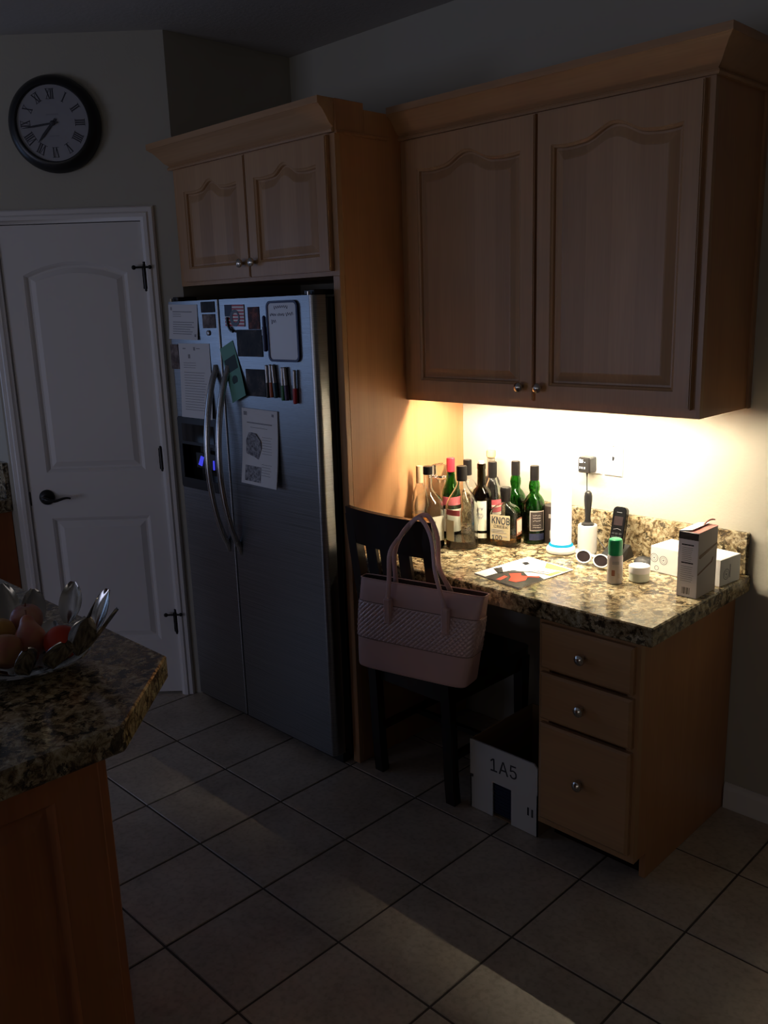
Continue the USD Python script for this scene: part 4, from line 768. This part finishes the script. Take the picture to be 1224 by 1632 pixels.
# 9, 10: two green bulb necked bottles
B9 = [(0.024, 0.0), (0.0385, 0.003), (0.0395, 0.010), (0.0395, 0.118), (0.0385, 0.140), (0.034, 0.158), (0.026, 0.172), (0.0185, 0.180), (0.0165, 0.186), (0.0195, 0.198), (0.0203, 0.208), (0.0190, 0.220), (0.0155, 0.230), (0.0145, 0.262)]
def grn(x, y, lb, labelled):
    def lab(p):
        if not labelled: return
        band(0.0395, 0.050, 0.124, -78, 2, 'label_rim', lb='dark label with a pale border')(p); band(0.0395, 0.054, 0.120, -74, -2, 'label_dark', t=0.0012)(p)
        for k, z in enumerate((0.108, 0.098, 0.088, 0.072, 0.064)): curl(p, 0.0400, z, -62, 'label_rim', 20+k, 7, 0.030, 0.004)
        band(0.0395, 0.016, 0.040, -80, 4, 'navy', lb='dark blue lower label')(p)
    bottle('whisky_bottle', lb, x, y, B9, 'green_glass', ('wax_black', cap_prof(0.0160, 0.230, 0.283), 'black foil cap'), ('dark_liquid', 0.128 if labelled else 0.125), [lab])
grn(0.300, -0.062, 'bulb necked green bottle behind the flat flask', False); grn(0.410, -0.098, 'bulb necked green bottle with a dark bordered label beside the white lamp', True)
# 11: clear decanter with a square stopper, 13: small bottle with tan cap
B11 = [(0.030, 0.0, 1), (0.035, 0.003, 1), (0.036, 0.010, 1), (0.036, 0.150, 1), (0.034, 0.170, .8), (0.024, 0.188, .3), (0.0165, 0.196, 0), (0.0165, 0.202, 0), (0.020, 0.206, 0)]
def stop11(p): part(p, 'stopper', cat(lathe([(0.010, 0.190), (0.011, 0.2065), (0.022, 0.208), (0.031, 0.214), (0.031, 0.258), (0.029, 0.262), (0.0, 0.262)], n=40, sq=(1, 1, 7))) if 0 else cat(lathe([(0.010, 0.192, 0), (0.011, 0.2065, 0), (0.020, 0.209, .6), (0.029, 0.216, 1), (0.030, 0.256, 1), (0.027, 0.263, 1), (0.002, 0.263, 1)], n=40, sq=(1, 1, 7))), 'clear_glass', 40, label='square glass stopper', local=True)
bottle('decanter', 'clear glass decanter with a wide square stopper, behind the black capped bottles', 0.045, -0.188, B11, 'clear_glass', extra=stop11, sq=(1, 1, 6), rz=0, n=48)
B13 = [(0.022, 0.0), (0.0335, 0.003), (0.0345, 0.010), (0.0345, 0.130), (0.030, 0.165), (0.018, 0.195), (0.013, 0.21), (0.0125, 0.255)]
bottle('liquor_bottle', 'slim brownish bottle with a tan cap, closest to the wood panel', 0.046, -0.312, B13, 'clear_glass', ('cork', cap_prof(0.0135, 0.212, 0.276), 'tan cap'), ('pale_liquid', 0.10))
p = thing('whisky_carton', 'tall dark printed carton standing behind the labelled green bottle', 'carton', (0.462, -0.072, CZ+0.0003)); part(p, 'carton', box(0.432, 0.482, -0.085, -0.030, CZ+0.0003, CZ+0.138, 0.001), 'label_dark'); CFm = Frame((0, -0.085, 0), (1, 0, 0)); 
for g_ in ((0.468, 0.478, CZ+0.02, CZ+0.05, 0, 0.0005), (0.464, 0.479, CZ+0.095, CZ+0.11, 0, 0.0005)): part(p, 'printing', CFm(box(*g_)), 'label_rim')

# ================================================================ LAMP, LINT ROLLER AND OTHER THINGS ON THE DESK
p = thing('tube_lamp', 'tall glowing white tube lamp on a round base with blue lights', 'lamp', (0.560, -0.150, CZ+0.0003))
part(p, 'base', lathe([(0.044, 0), (0.050, 0.003), (0.0515, 0.010), (0.049, 0.019), (0.043, 0.024), (0.038, 0.0255), (0, 0.0255)], n=48), 'white_plastic', 40, local=True)
part(p, 'light_ring', lathe([(0.0415, 0.0256), (0.0420, 0.0285), (0.039, 0.0325), (0.0345, 0.0325), (0.0345, 0.0256)], n=48), 'teal_led', 40, label='glowing blue ring', local=True)
part(p, 'tube', lathe([(0.0360, 0.026), (0.0362, 0.08), (0.0345, 0.20), (0.0325, 0.30), (0.0310, 0.338), (0.027, 0.346), (0.0, 0.347)], n=48), 'frosted_white', 40, local=True)
p = thing('lint_roller', 'white lint roller standing on end with its black handle up', 'lint roller', (0.634, -0.100, CZ+0.0003))
part(p, 'roll', lathe([(0.031, 0), (0.0325, 0.001), (0.0325, 0.098), (0.031, 0.100), (0.024, 0.100), (0.023, 0.096), (0, 0.096)], n=40), 'white', 40, local=True)
part(p, 'sticky_sheet', lathe([(0.0327, 0.004), (0.0331, 0.005), (0.0331, 0.094), (0.0327, 0.095)], n=40), 'carton_white', 40, local=True)
part(p, 'handle', lathe([(0.021, 0.0965), (0.021, 0.104), (0.012, 0.110), (0.0095, 0.120), (0.0095, 0.135), (0.0115, 0.160), (0.0135, 0.185), (0.0135, 0.200), (0.0115, 0.212), (0.006, 0.218), (0, 0.219)], n=28), 'black_plastic', 40, local=True)
# sunglasses
p = thing('sunglasses', 'white framed sunglasses with dark lenses lying on the desk', 'sunglasses', (0.738, -0.243, CZ+0.0004), -8)
def lens_poly(c): return Polygon([(c+0.0275*math.cos(a)*(1 if math.cos(a)*(1 if c > 0 else -1) < 0 else 1.0), 0.024+0.0185*math.sin(a)*(1.0 if math.sin(a) > 0 else 0.95)) for a in np.linspace(0, 2*pi, 40, endpoint=False)])
tiltm = trimesh.transformations.rotation_matrix(math.radians(68), [1, 0, 0])
def gl(m): m = tm(m).copy(); m.apply_transform(tiltm); m.apply_translation([0, 0, 0.004]); return m
Lp, Rp = lens_poly(-0.036), lens_poly(0.036); fr_ = Lp.buffer(0.0042).union(Rp.buffer(0.0042)).union(sbox(-0.012, 0.030, 0.012, 0.039)).union(sbox(-0.0725, 0.030, -0.06, 0.044)).union(sbox(0.06, 0.030, 0.0725, 0.044)).difference(Lp).difference(Rp)
part(p, 'frame', gl(prism(fr_, 0.005)), 'white_plastic', local=True); part(p, 'lens', gl(prism(Lp, 0.0016, 0.0015)), 'lens', local=True); part(p, 'lens', gl(prism(Rp, 0.0016, 0.0015)), 'lens', local=True)
for s in (-1, 1): part(p, 'temple', tube(spline([(s*0.070, 0.012, 0.034), (s*0.066, 0.022+0.006*s, 0.030), (s*0.02, 0.028+0.006*s, 0.018), (-s*0.05, 0.032+0.006*s, 0.006)], 14), 0.0026, 8), 'white_plastic', 40, local=True)
# spray can
p = thing('spray_can', 'small grey spray can with a green cap', 'spray can', (0.881, -0.338, CZ+0.0003))
part(p, 'can', lathe([(0.0215, 0), (0.0235, 0.002), (0.0235, 0.082), (0.0225, 0.088), (0.0205, 0.091), (0, 0.091)], n=36), 'can_grey', 40, local=True); part(p, 'cap', lathe([(0.0215, 0.0905), (0.0215, 0.132), (0.0195, 0.139), (0.014, 0.142), (0, 0.142)], n=36), 'green_cap', 40, label='dark green dome cap', local=True)
band(0.0235, 0.028, 0.046, -84, -60, 'label_brown', 'printing')(p); band(0.0235, 0.020, 0.036, -40, -18, 'label_rim', 'printing')(p); band(0.0235, 0.064, 0.074, -80, -30, 'grey_ink', 'printing')(p)
p = thing('cream_jar', 'round pale cosmetic jar with a white screw lid', 'jar', (0.928, -0.273, CZ+0.0003))
part(p, 'jar', lathe([(0.027, 0), (0.0305, 0.003), (0.0310, 0.008), (0.0310, 0.026), (0.0305, 0.028), (0, 0.028)], n=40), 'jar_pale', 40, local=True); part(p, 'lid', lathe([(0.0322, 0.0285), (0.0325, 0.030), (0.0325, 0.047), (0.0305, 0.0495), (0, 0.0495)], n=40), 'white_plastic', 40, local=True)
# cordless phone on its cradle
p = thing('cordless_phone', 'black cordless telephone handset standing in its charging cradle', 'telephone', (0.742, -0.085, CZ+0.0003), 4)
part(p, 'cradle', hull([(-0.045, -0.045, 0), (0.045, -0.045, 0), (0.045, 0.035, 0), (-0.045, 0.035, 0), (-0.035, -0.03, 0.022), (0.035, -0.03, 0.022), (0.035, 0.025, 0.042), (-0.035, 0.025, 0.042)]), 'black_plastic', local=True)
Tp = trimesh.transformations.rotation_matrix(math.radians(76), [1, 0, 0])
def ph(m): m = tm(m).copy(); m.apply_transform(Tp); m.apply_translation([0, -0.012, 0.026]); return m
hs = part(p, 'handset', ph(cat(prism(rrect(-0.024, 0.024, -0.002, 0.148, 0.014), 0.018, -0.010), prism(rrect(-0.022, 0.022, 0.0, 0.146, 0.013), 0.002, 0.008))), 'black_gloss', local=True); part(hs, 'screen', ph(box(-0.016, 0.016, 0.085, 0.115, 0.010, 0.0106)), 'lens', local=True)
part(hs, 'key_pad', ph(cat(*[box(-0.018+0.013*i, -0.008+0.013*i, 0.020+0.011*j, 0.027+0.011*j, 0.010, 0.0115) for i in range(3) for j in range(4)])), 'fridge_black', local=True, kind=None); part(hs, 'earpiece', ph(cat(box(-0.009, 0.009, 0.128, 0.130, 0.010, 0.0108), tube([(-0.014, 0.070, 0.0105), (0, 0.074, 0.0105), (0.014, 0.070, 0.0105)], 0.001, 6))), 'silver_plastic', local=True)
p = thing('sunglasses_case', 'small black soft pouch behind the cosmetic jar', 'pouch', (0.872, -0.135, CZ+0.0003)); blob = trimesh.creation.icosphere(3, 1.0); blob.vertices *= [0.038, 0.030, 0.024]; blob.vertices *= (1+0.22*(meshkit.fbm(blob.vertices*38, 3, 4)-0.5))[:, None]; blob.vertices[:, 2] = np.maximum(blob.vertices[:, 2], -0.012)+0.012
part(p, 'pouch', blob, 'fridge_black', 40, local=True)
# tissue box, snack carton
p = thing('tissue_box', 'long white tissue box with grey ring pattern on the granite', 'tissue box', (1.030, -0.115, CZ+0.0003), -6.5)
part(p, 'carton', box(-0.122, 0.122, -0.056, 0.056, 0, 0.084, 0.0015), 'carton_white', local=True); tfr = Frame((0, -0.056, 0), (1, 0, 0))
ringp = lambda u, v, r: [prism(Point(u, v).buffer(r).difference(Point(u, v).buffer(r-0.0022)), 0.0004), prism(Point(u, v).buffer(r*0.62).difference(Point(u, v).buffer(r*0.62-0.0012)), 0.0004), prism(Point(u, v).buffer(r*0.2), 0.0004)]
part(p, 'printed_rings', cat(*[tfr(m) for c in ((-0.108, 0.046), (-0.074, 0.043), (0.02, 0.04), (0.09, 0.045)) for m in ringp(*c, 0.0145)], tfr(prism(Point(-0.098, 0.014).buffer(0.008).difference(Point(-0.098, 0.014).buffer(0.006)), 0.0004))), 'grey_ink', local=True)
ter = Frame((0.122, 0, 0), (0, 1, 0)); part(p, 'printed_rings', cat(*[ter(m) for m in ringp(-0.022, 0.034, 0.017)], ter(box(-0.004, 0.0, 0.02, 0.062, 0, 0.0004))), 'grey_ink', local=True); part(p, 'opening', prism(Polygon(Point(0, 0).buffer(1.0, quad_segs=12).exterior.coords), 0.0006, 0.084).apply_scale([0.07, 0.022, 1]), 'paper', local=True); part(p, 'tissue', hull([(-0.03, -0.004, 0.084), (0.03, -0.004, 0.084), (-0.03, 0.004, 0.084), (0.03, 0.004, 0.084), (-0.02, 0.0, 0.098), (0.018, 0.002, 0.101)]), 'paper', local=True)
p = thing('snack_carton', 'upright open carton with a lilac printed end and pinkish top flaps', 'carton', (1.112, -0.270, CZ+0.0003), 0)
bxx0, bxx1, byy0, byy1, bz = 1.080, 1.141, -0.330, -0.208, CZ+0.196
part(p, 'carton', box(bxx0, bxx1, byy0, byy1, CZ+0.0003, bz, 0.001), 'carton_grey'); ef = Frame((0, byy0, 0), (1, 0, 0)); en = part(p, 'end_panel', ef(box(bxx0+0.0005, bxx1-0.0005, CZ+0.001, bz-0.001, 0, 0.0008)), 'carton_lilac', label='lilac end panel with fine print')
part(en, 'dark_band', ef(box(bxx0+0.0005, bxx1-0.0005, bz-0.022, bz-0.0012, 0.0008, 0.0012)), 'label_dark'); part(en, 'printing', cat(ef(box(bxx0+0.011, bxx0+0.047, bz-0.040, bz-0.036, 0.0008, 0.0012)), ef(box(bxx0+0.011, bxx0+0.047, bz-0.094, bz-0.090, 0.0008, 0.0012))), 'ink')
part(en, 'fine_print', cat(lines(ef, bxx0+0.012, bxx0+0.046, bz-0.088, bz-0.044, 8, 0.0012, 0.8, 5, 0.0012), lines(ef, bxx0+0.010, bxx0+0.050, bz-0.150, bz-0.100, 8, 0.0011, 0.75, 6, 0.0012)), 'grey_ink'); part(en, 'barcode', cat(*[ef(box(bxx0+0.016+0.0032*k, bxx0+0.016+0.0032*k+0.0008*(1+(k*7) % 3), CZ+0.010, CZ+0.030, 0.0008, 0.0012)) for k in range(8)]), 'ink')
sf = Frame((bxx1, 0, 0), (0, 1, 0)); part(p, 'side_print', cat(sf(prism(Polygon([(byy0+0.004, CZ+0.122), (byy0+0.012, CZ+0.118), (byy1-0.003, CZ+0.142), (byy1-0.003, CZ+0.147), (byy0+0.010, CZ+0.129)]), 0.0006)), sf(prism(Polygon([(byy0+0.002, CZ+0.070), (byy1-0.03, CZ+0.092), (byy1-0.022, CZ+0.106), (byy1-0.026, CZ+0.108), (byy1-0.036, CZ+0.096), (byy0+0.002, CZ+0.075)]), 0.0006))), 'carton_brown')
part(p, 'top_flap', hull([(bxx0, byy0, bz), (bxx0, byy1, bz), (bxx0+0.038, byy0+0.004, bz+0.006), (bxx0+0.038, byy1-0.004, bz+0.006), (bxx0, byy0, bz+0.001), (bxx0, byy1, bz+0.001), (bxx0+0.038, byy0+0.004, bz+0.007), (bxx0+0.038, byy1-0.004, bz+0.007)]), 'carton_white')
part(p, 'top_flap', hull([(bxx1, byy0, bz), (bxx1, byy1, bz), (bxx1-0.034, byy0+0.004, bz+0.001), (bxx1-0.034, byy1-0.004, bz+0.002), (bxx1, byy0, bz+0.001), (bxx1, byy1, bz+0.001), (bxx1-0.034, byy0+0.004, bz+0.002), (bxx1-0.034, byy1-0.004, bz+0.003)]), 'carton_pink', label='pink folded top flap'); part(p, 'torn_strip', tube(spline([(bxx1-0.024, byy0+0.03, bz+0.004), (bxx1-0.026, byy1-0.03, bz+0.010), (bxx1-0.018, byy1-0.008, bz+0.018), (bxx1-0.012, byy1+0.002, bz+0.016)], 12), 0.0025, 6), 'carton_pink')
# magazine
p = thing('magazine', 'glossy magazine with a red motor on a black and white cover', 'magazine', (0.603, -0.428, CZ+0.0003)); mc = np.array([(0.491, -0.542), (0.692, -0.578), (0.714, -0.308), (0.515, -0.280)])
part(p, 'pages', prism(Polygon(mc), 0.0035, CZ+0.0003), 'magazine_white'); mu = (mc[1]-mc[0]); mv = (mc[3]-mc[0])
def mag(pts, z, h=0.0004):
    """cover print; u to the right along the near edge, v away"""
    return prism(Polygon([tuple(mc[0]+mu*a+mv*b) for a, b in pts]), h, CZ+0.0038+z)
cv_ = part(p, 'cover', mag([(0, 0), (1, 0), (1, 1), (0, 1)], 0), 'magazine_white')
part(cv_, 'cover_black', cat(mag([(0.26, 0.0), (1, 0), (1, 0.46), (0.84, 0.50), (0.72, 0.40), (0.52, 0.48), (0.34, 0.44), (0.27, 0.2)], 0.0005), mag([(0.05, 0.30), (0.30, 0.20), (0.34, 0.26), (0.1, 0.42)], 0.0005), mag([(0.16, 0.74), (0.30, 0.70), (0.30, 0.78), (0.2, 0.82)], 0.0005)), 'magazine_black'); part(cv_, 'cover_red', cat(mag([(0.42, 0.30), (0.56, 0.22), (0.66, 0.10), (0.80, 0.12), (0.84, 0.26), (0.76, 0.36), (0.62, 0.36), (0.54, 0.42)], 0.001), mag([(0.66, 0.36), (0.74, 0.36), (0.9, 0.46), (0.86, 0.50)], 0.001), mag([(0.48, 0.02), (0.56, 0.04), (0.52, 0.2), (0.44, 0.2)], 0.001)), 'magazine_red')
part(cv_, 'cover_yellow', cat(mag([(0.45, 0.98), (0.98, 0.98), (0.98, 0.86), (0.62, 0.80)], 0.0005), mag([(0.86, 0.60), (0.97, 0.60), (0.97, 0.84), (0.88, 0.82)], 0.0005)), 'yellow_print'); part(cv_, 'cover_lines', cat(mag([(0.56, 0.52), (0.9, 0.62), (0.9, 0.65), (0.56, 0.55)], 0.001), mag([(0.60, 0.60), (0.84, 0.68), (0.84, 0.70), (0.60, 0.62)], 0.001), mag([(0.34, 0.36), (0.62, 0.54), (0.62, 0.57), (0.34, 0.39)], 0.001)), 'silver_plastic')

# outlet plates, phone charger and its cord
def outlet(x, label, jack):
    p = thing('outlet_plate', label, 'wall plate', (x, -0.001, 1.083)); f = wallf(-0.0008)
    part(p, 'plate', f(loft([([(x-0.035, 1.083), (x+0.035, 1.083), (x+0.035, 1.198), (x-0.035, 1.198)], 0), ([(x-0.035, 1.083), (x+0.035, 1.083), (x+0.035, 1.198), (x-0.035, 1.198)], 0.003), ([(x-0.031, 1.087), (x+0.031, 1.087), (x+0.031, 1.194), (x-0.031, 1.194)], 0.006)])), 'white_plastic')
    if jack: part(p, 'jack', f(cat(box(x-0.004, x+0.004, 1.140, 1.150, 0.006, 0.0068), box(x-0.003, x+0.003, 1.136, 1.140, 0.006, 0.0068))), 'black_plastic', label='small dark socket')
    else:
        part(p, 'socket', f(prism(Point(x, 1.163).buffer(0.016), 0.001, 0.006)), 'white'); part(p, 'socket', f(prism(Point(x, 1.118).buffer(0.016), 0.001, 0.006)), 'white')
    part(p, 'screw', f(lathe([(0.003, 0.006), (0.003, 0.0072), (0, 0.0074)], (x, 1.1405 if not jack else 1.186, 0), 10)), 'nickel')
outlet(0.590, 'white outlet plate behind the black charger', False); outlet(0.671, 'white jack plate right of the black charger', True)
p = thing('charger', 'black plug-in charger with a thin cord on the outlet', 'charger', (0.587, -0.03, 1.089)); part(p, 'housing', box(0.562, 0.609, -0.056, -0.0085, 1.092, 1.146, 0.004), 'black_plastic'); pf = Frame((0, -0.056, 0), (1, 0, 0)); part(p, 'rating_print', cat(lines(pf, 0.568, 0.585, 1.126, 1.140, 4, 0.0018, 0.8, 2, 0.0005), pf(box(0.588, 0.592, 1.128, 1.131, 0, 0.0005)), *[pf(box(0.568+0.009*k, 0.573+0.009*k, 1.106, 1.113, 0, 0.0005)) for k in range(3)]), 'grey_ink' if 0 else 'white')
part(p, 'strain_relief', lathe([(0.002, 0.0), (0.004, 0.016), (0.005, 0.018), (0, 0.018)], (0.586, -0.034, 1.0745), 12), 'black_plastic', 40); part(p, 'cord', tube(spline([(0.586, -0.034, 1.076), (0.588, -0.036, 1.05), (0.594, -0.042, 1.0), (0.606, -0.044, 0.93), (0.640, -0.040, 0.86), (0.68, -0.045, CZ+0.004), (0.712, -0.060, CZ+0.006)], 30), 0.0016, 6), 'black_plastic', 40)

# ================================================================ ISLAND, FRUIT BOWL
ic = thing('island_cabinet', 'reddish cherry kitchen island cabinet with a raised side panel', 'cabinet', (0.16, -2.4, 0))
part(ic, 'carcass', cat(box(-0.40, 0.730, -3.2, -1.985, 0.0, 0.864)), 'cherry_island'); IF = Frame((0.730, 0, 0), (0, 1, 0))
part(ic, 'end_frame', IF(prism(sbox(-3.2, 0.0, -1.980, 0.864).difference(sbox(-2.62, 0.10, -2.078, 0.805)), 0.020)), 'cherry_island'); O_ = (-2.62, -2.078, 0.10, 0.805); P = lambda i: opening(*O_, i)
part(ic, 'end_panel', IF(loft([(P(0), 0.018), (P(0.004), 0.013), (P(0.012), 0.006), (P(0.018), 0.006), (P(0.042), 0.016), (P(0.045), 0.016)])), 'cherry_island', label='raised panel on the end of the island'); part(ic, 'corner_post', box(0.725, 0.752, -1.992, -1.972, 0.0, 0.864, 0.003), 'cherry_island')
isl = Polygon([(-0.46, -1.703), (0.538, -1.703), (0.780, -1.945), (0.780, -3.3), (-0.46, -3.3)])
def slab_bevel(poly, z0, z1, b=0.004):
    P0 = list(poly.exterior.coords)[:-1]; P1 = list(poly.buffer(-b, join_style=2).exterior.coords)[:-1]
    # keep matching order
    P1 = [min(P1, key=lambda q: (q[0]-p_[0])**2+(q[1]-p_[1])**2) for p_ in P0]
    if Polygon(P0).exterior.is_ccw is False: P0, P1 = P0[::-1], P1[::-1]
    return loft([(P1, z0), (P0, z0+b), (P0, z1-b), (P1, z1)], True, True)
solo('island_countertop', slab_bevel(isl, 0.865, 0.920), 'granite', 'dark speckled granite island top with a clipped corner', 'countertop')
# leaf bowl: overlapping metal leaves around a shallow dish
BC = np.array([0.365, -1.950]); bl = thing('leaf_bowl', 'wide metal fruit bowl made of overlapping oval leaves', 'bowl', (BC[0], BC[1], 0.9203))
part(bl, 'dish', lathe([(0.055, 0.0), (0.058, 0.004), (0.100, 0.012), (0.140, 0.032), (0.137, 0.034), (0.098, 0.016), (0.05, 0.008), (0, 0.008)], n=48), 'pewter', 40, local=True)
def leaf(L, w, az, base_r, base_z, elev, twist=0.0, cup=0.15):
    V, F = [], []; nu, nv = 12, 6
    for k, t0 in enumerate((0.0, 0.0015)):
        for i in range(nu+1):
            u = i/nu; half = w/2*math.sin(pi*min(max(u*0.94+0.03, 0), 1))**0.62
            for j in range(nv+1):
                v = (2*j/nv-1); x = L*u; y = half*v; z = cup*L*u*u*0.6+0.10*w*v*v+t0
                V.append([x, y, z])
    N = (nu+1)*(nv+1); idx = lambda k, i, j: k*N+i*(nv+1)+j
    for i in range(nu):
        for j in range(nv):
            F += [[idx(1, i, j), idx(1, i+1, j), idx(1, i+1, j+1)], [idx(1, i, j), idx(1, i+1, j+1), idx(1, i, j+1)], [idx(0, i, j), idx(0, i+1, j+1), idx(0, i+1, j)], [idx(0, i, j), idx(0, i, j+1), idx(0, i+1, j+1)]]
        for j, fl_ in ((0, 0), (nv, 1)): F += [[idx(0, i, j), idx(0, i+1, j), idx(1, i+1, j)], [idx(0, i, j), idx(1, i+1, j), idx(1, i, j)]]
    m = trimesh.Trimesh(V, F, process=False); R = trimesh.transformations
    m.apply_transform(R.rotation_matrix(twist, [1, 0, 0])); m.apply_transform(R.rotation_matrix(-elev, [0, 1, 0])); m.apply_translation([base_r, 0, base_z]); m.apply_transform(R.rotation_matrix(az, [0, 0, 1])); m.fix_normals(); return m
lr = np.random.default_rng(11)
for k in range(15):
    az = 2*pi*k/15+0.08*lr.standard_normal(); row = k % 2
    part(bl, 'leaf', leaf(0.096+0.014*lr.random(), 0.056+0.008*lr.random(), az, 0.142+0.010*row, 0.038+0.012*row, math.radians(44+14*lr.random()+8*row), 0.38*lr.standard_normal(), 0.06), 'pewter', True, local=True)
for k in range(12): part(bl, 'leaf', leaf(0.085, 0.056, 2*pi*k/12+0.2, 0.075, 0.016, math.radians(22), 0.15*lr.standard_normal(), 0.1), 'pewter', True, local=True)
def pear(c, ax, L, r, mat, label, name='pear'):
    prof = [(0.001, 0), (r*0.45, L*0.02), (r*0.8, L*0.10), (r, L*0.28), (r*0.96, L*0.42), (r*0.72, L*0.62), (r*0.50, L*0.78), (r*0.40, L*0.90), (r*0.24, L*0.98), (0.001, L)]
    P_ = spline([(a, b, 0) for a, b in prof], 40); m = lathe([(max(a, 0.0006), b) for a, b, _ in P_], n=32); m.apply_translation([0, 0, -L*0.35]); T_ = trimesh.geometry.align_vectors([0, 0, 1], np.array(ax)/np.linalg.norm(ax)); m.apply_transform(T_)
    st = tube(spline([(0, 0, L*0.63), (0.002, 0, L*0.70), (0.006, 0, L*0.78)], 8), 0.002, 6); st.apply_transform(T_)
    p = thing(name, label, 'fruit', c); part(p, 'flesh', m, mat, True, local=True); part(p, 'stem', st, 'label_brown', local=True)
def apple(c, r, mat, label, name, point=0.0, ax=(0, 0, 1)):
    prof = [(0.0006, r*-0.82), (r*0.25, r*-0.90), (r*0.6, r*-0.78), (r*0.93, r*-0.35), (r*1.0, r*0.08), (r*0.88, r*0.52), (r*0.58, r*0.83), (r*0.28, r*(0.92+point)), (0.0006, r*(0.80+1.5*point))]
    P_ = spline([(a, b, 0) for a, b in prof], 36); m = lathe([(max(a, 0.0006), b) for a, b, _ in P_], n=36); T_ = trimesh.geometry.align_vectors([0, 0, 1], np.array(ax, float)/np.linalg.norm(ax)); m.apply_transform(T_)
    st = tube(spline([(0, 0, r*0.78), (0.001, 0, r*0.95), (0.004, 0, r*1.1)], 8), 0.0016, 6); st.apply_transform(T_)
    p = thing(name, label, 'fruit', c); part(p, 'flesh', m, mat, True, local=True); part(p, 'stem', st, 'label_brown', local=True)
apple((0.432, -1.893, 0.982), 0.038, 'fruit_red', 'bright red round fruit nearest the rim of the bowl', 'tangerine', 0.08, (0.8, 0.5, -0.3))
pear((0.378, -1.938, 0.986), (-0.6, 0.2, 0.55), 0.098, 0.036, 'fruit_pear', 'pink blushed pear touching the red fruit')
pear((0.392, -2.000, 0.984), (-0.7, -0.6, 0.25), 0.098, 0.037, 'fruit_pear', 'yellow and pink pear lying nearest the viewer in the bowl')
apple((0.300, -1.975, 0.992), 0.036, 'fruit_yellow', 'golden yellow fruit at the middle of the bowl', 'apple')
apple((0.275, -1.900, 1.000), 0.036, 'fruit_pink', 'pinkish fruit at the far side of the bowl', 'apple')

# ================================================================ LEFT COUNTER (its end shows at the picture's edge)
kc = thing('base_cabinet', 'brown base cabinet under the granite counter left of the pantry door', 'cabinet', (-2.4, -1.5, 0)); WY = PEND[1]
part(kc, 'carcass', box(-3.38, -1.575, WY-0.60, WY-0.002, 0.09, 0.864), 'cherry_island'); part(kc, 'toe_kick', box(-3.38, -1.60, WY-0.54, WY-0.002, 0.0, 0.09), 'fridge_black'); part(kc, 'end_panel', box(-1.575, -1.557, WY-0.60, WY-0.002, 0.0, 0.864, 0.001), 'cherry_island')
kt = thing('counter_top', 'granite counter end and tall splash at the left edge by the door casing', 'countertop', (-2.4, -1.5, 0.865))
part(kt, 'slab', box(-3.39, -1.540, WY-0.635, WY-0.001, 0.865, 0.920, 0.004), 'granite'); part(kt, 'backsplash', box(-3.39, -1.540, WY-0.021, WY-0.001, 0.9203, 1.078, 0.002), 'granite')
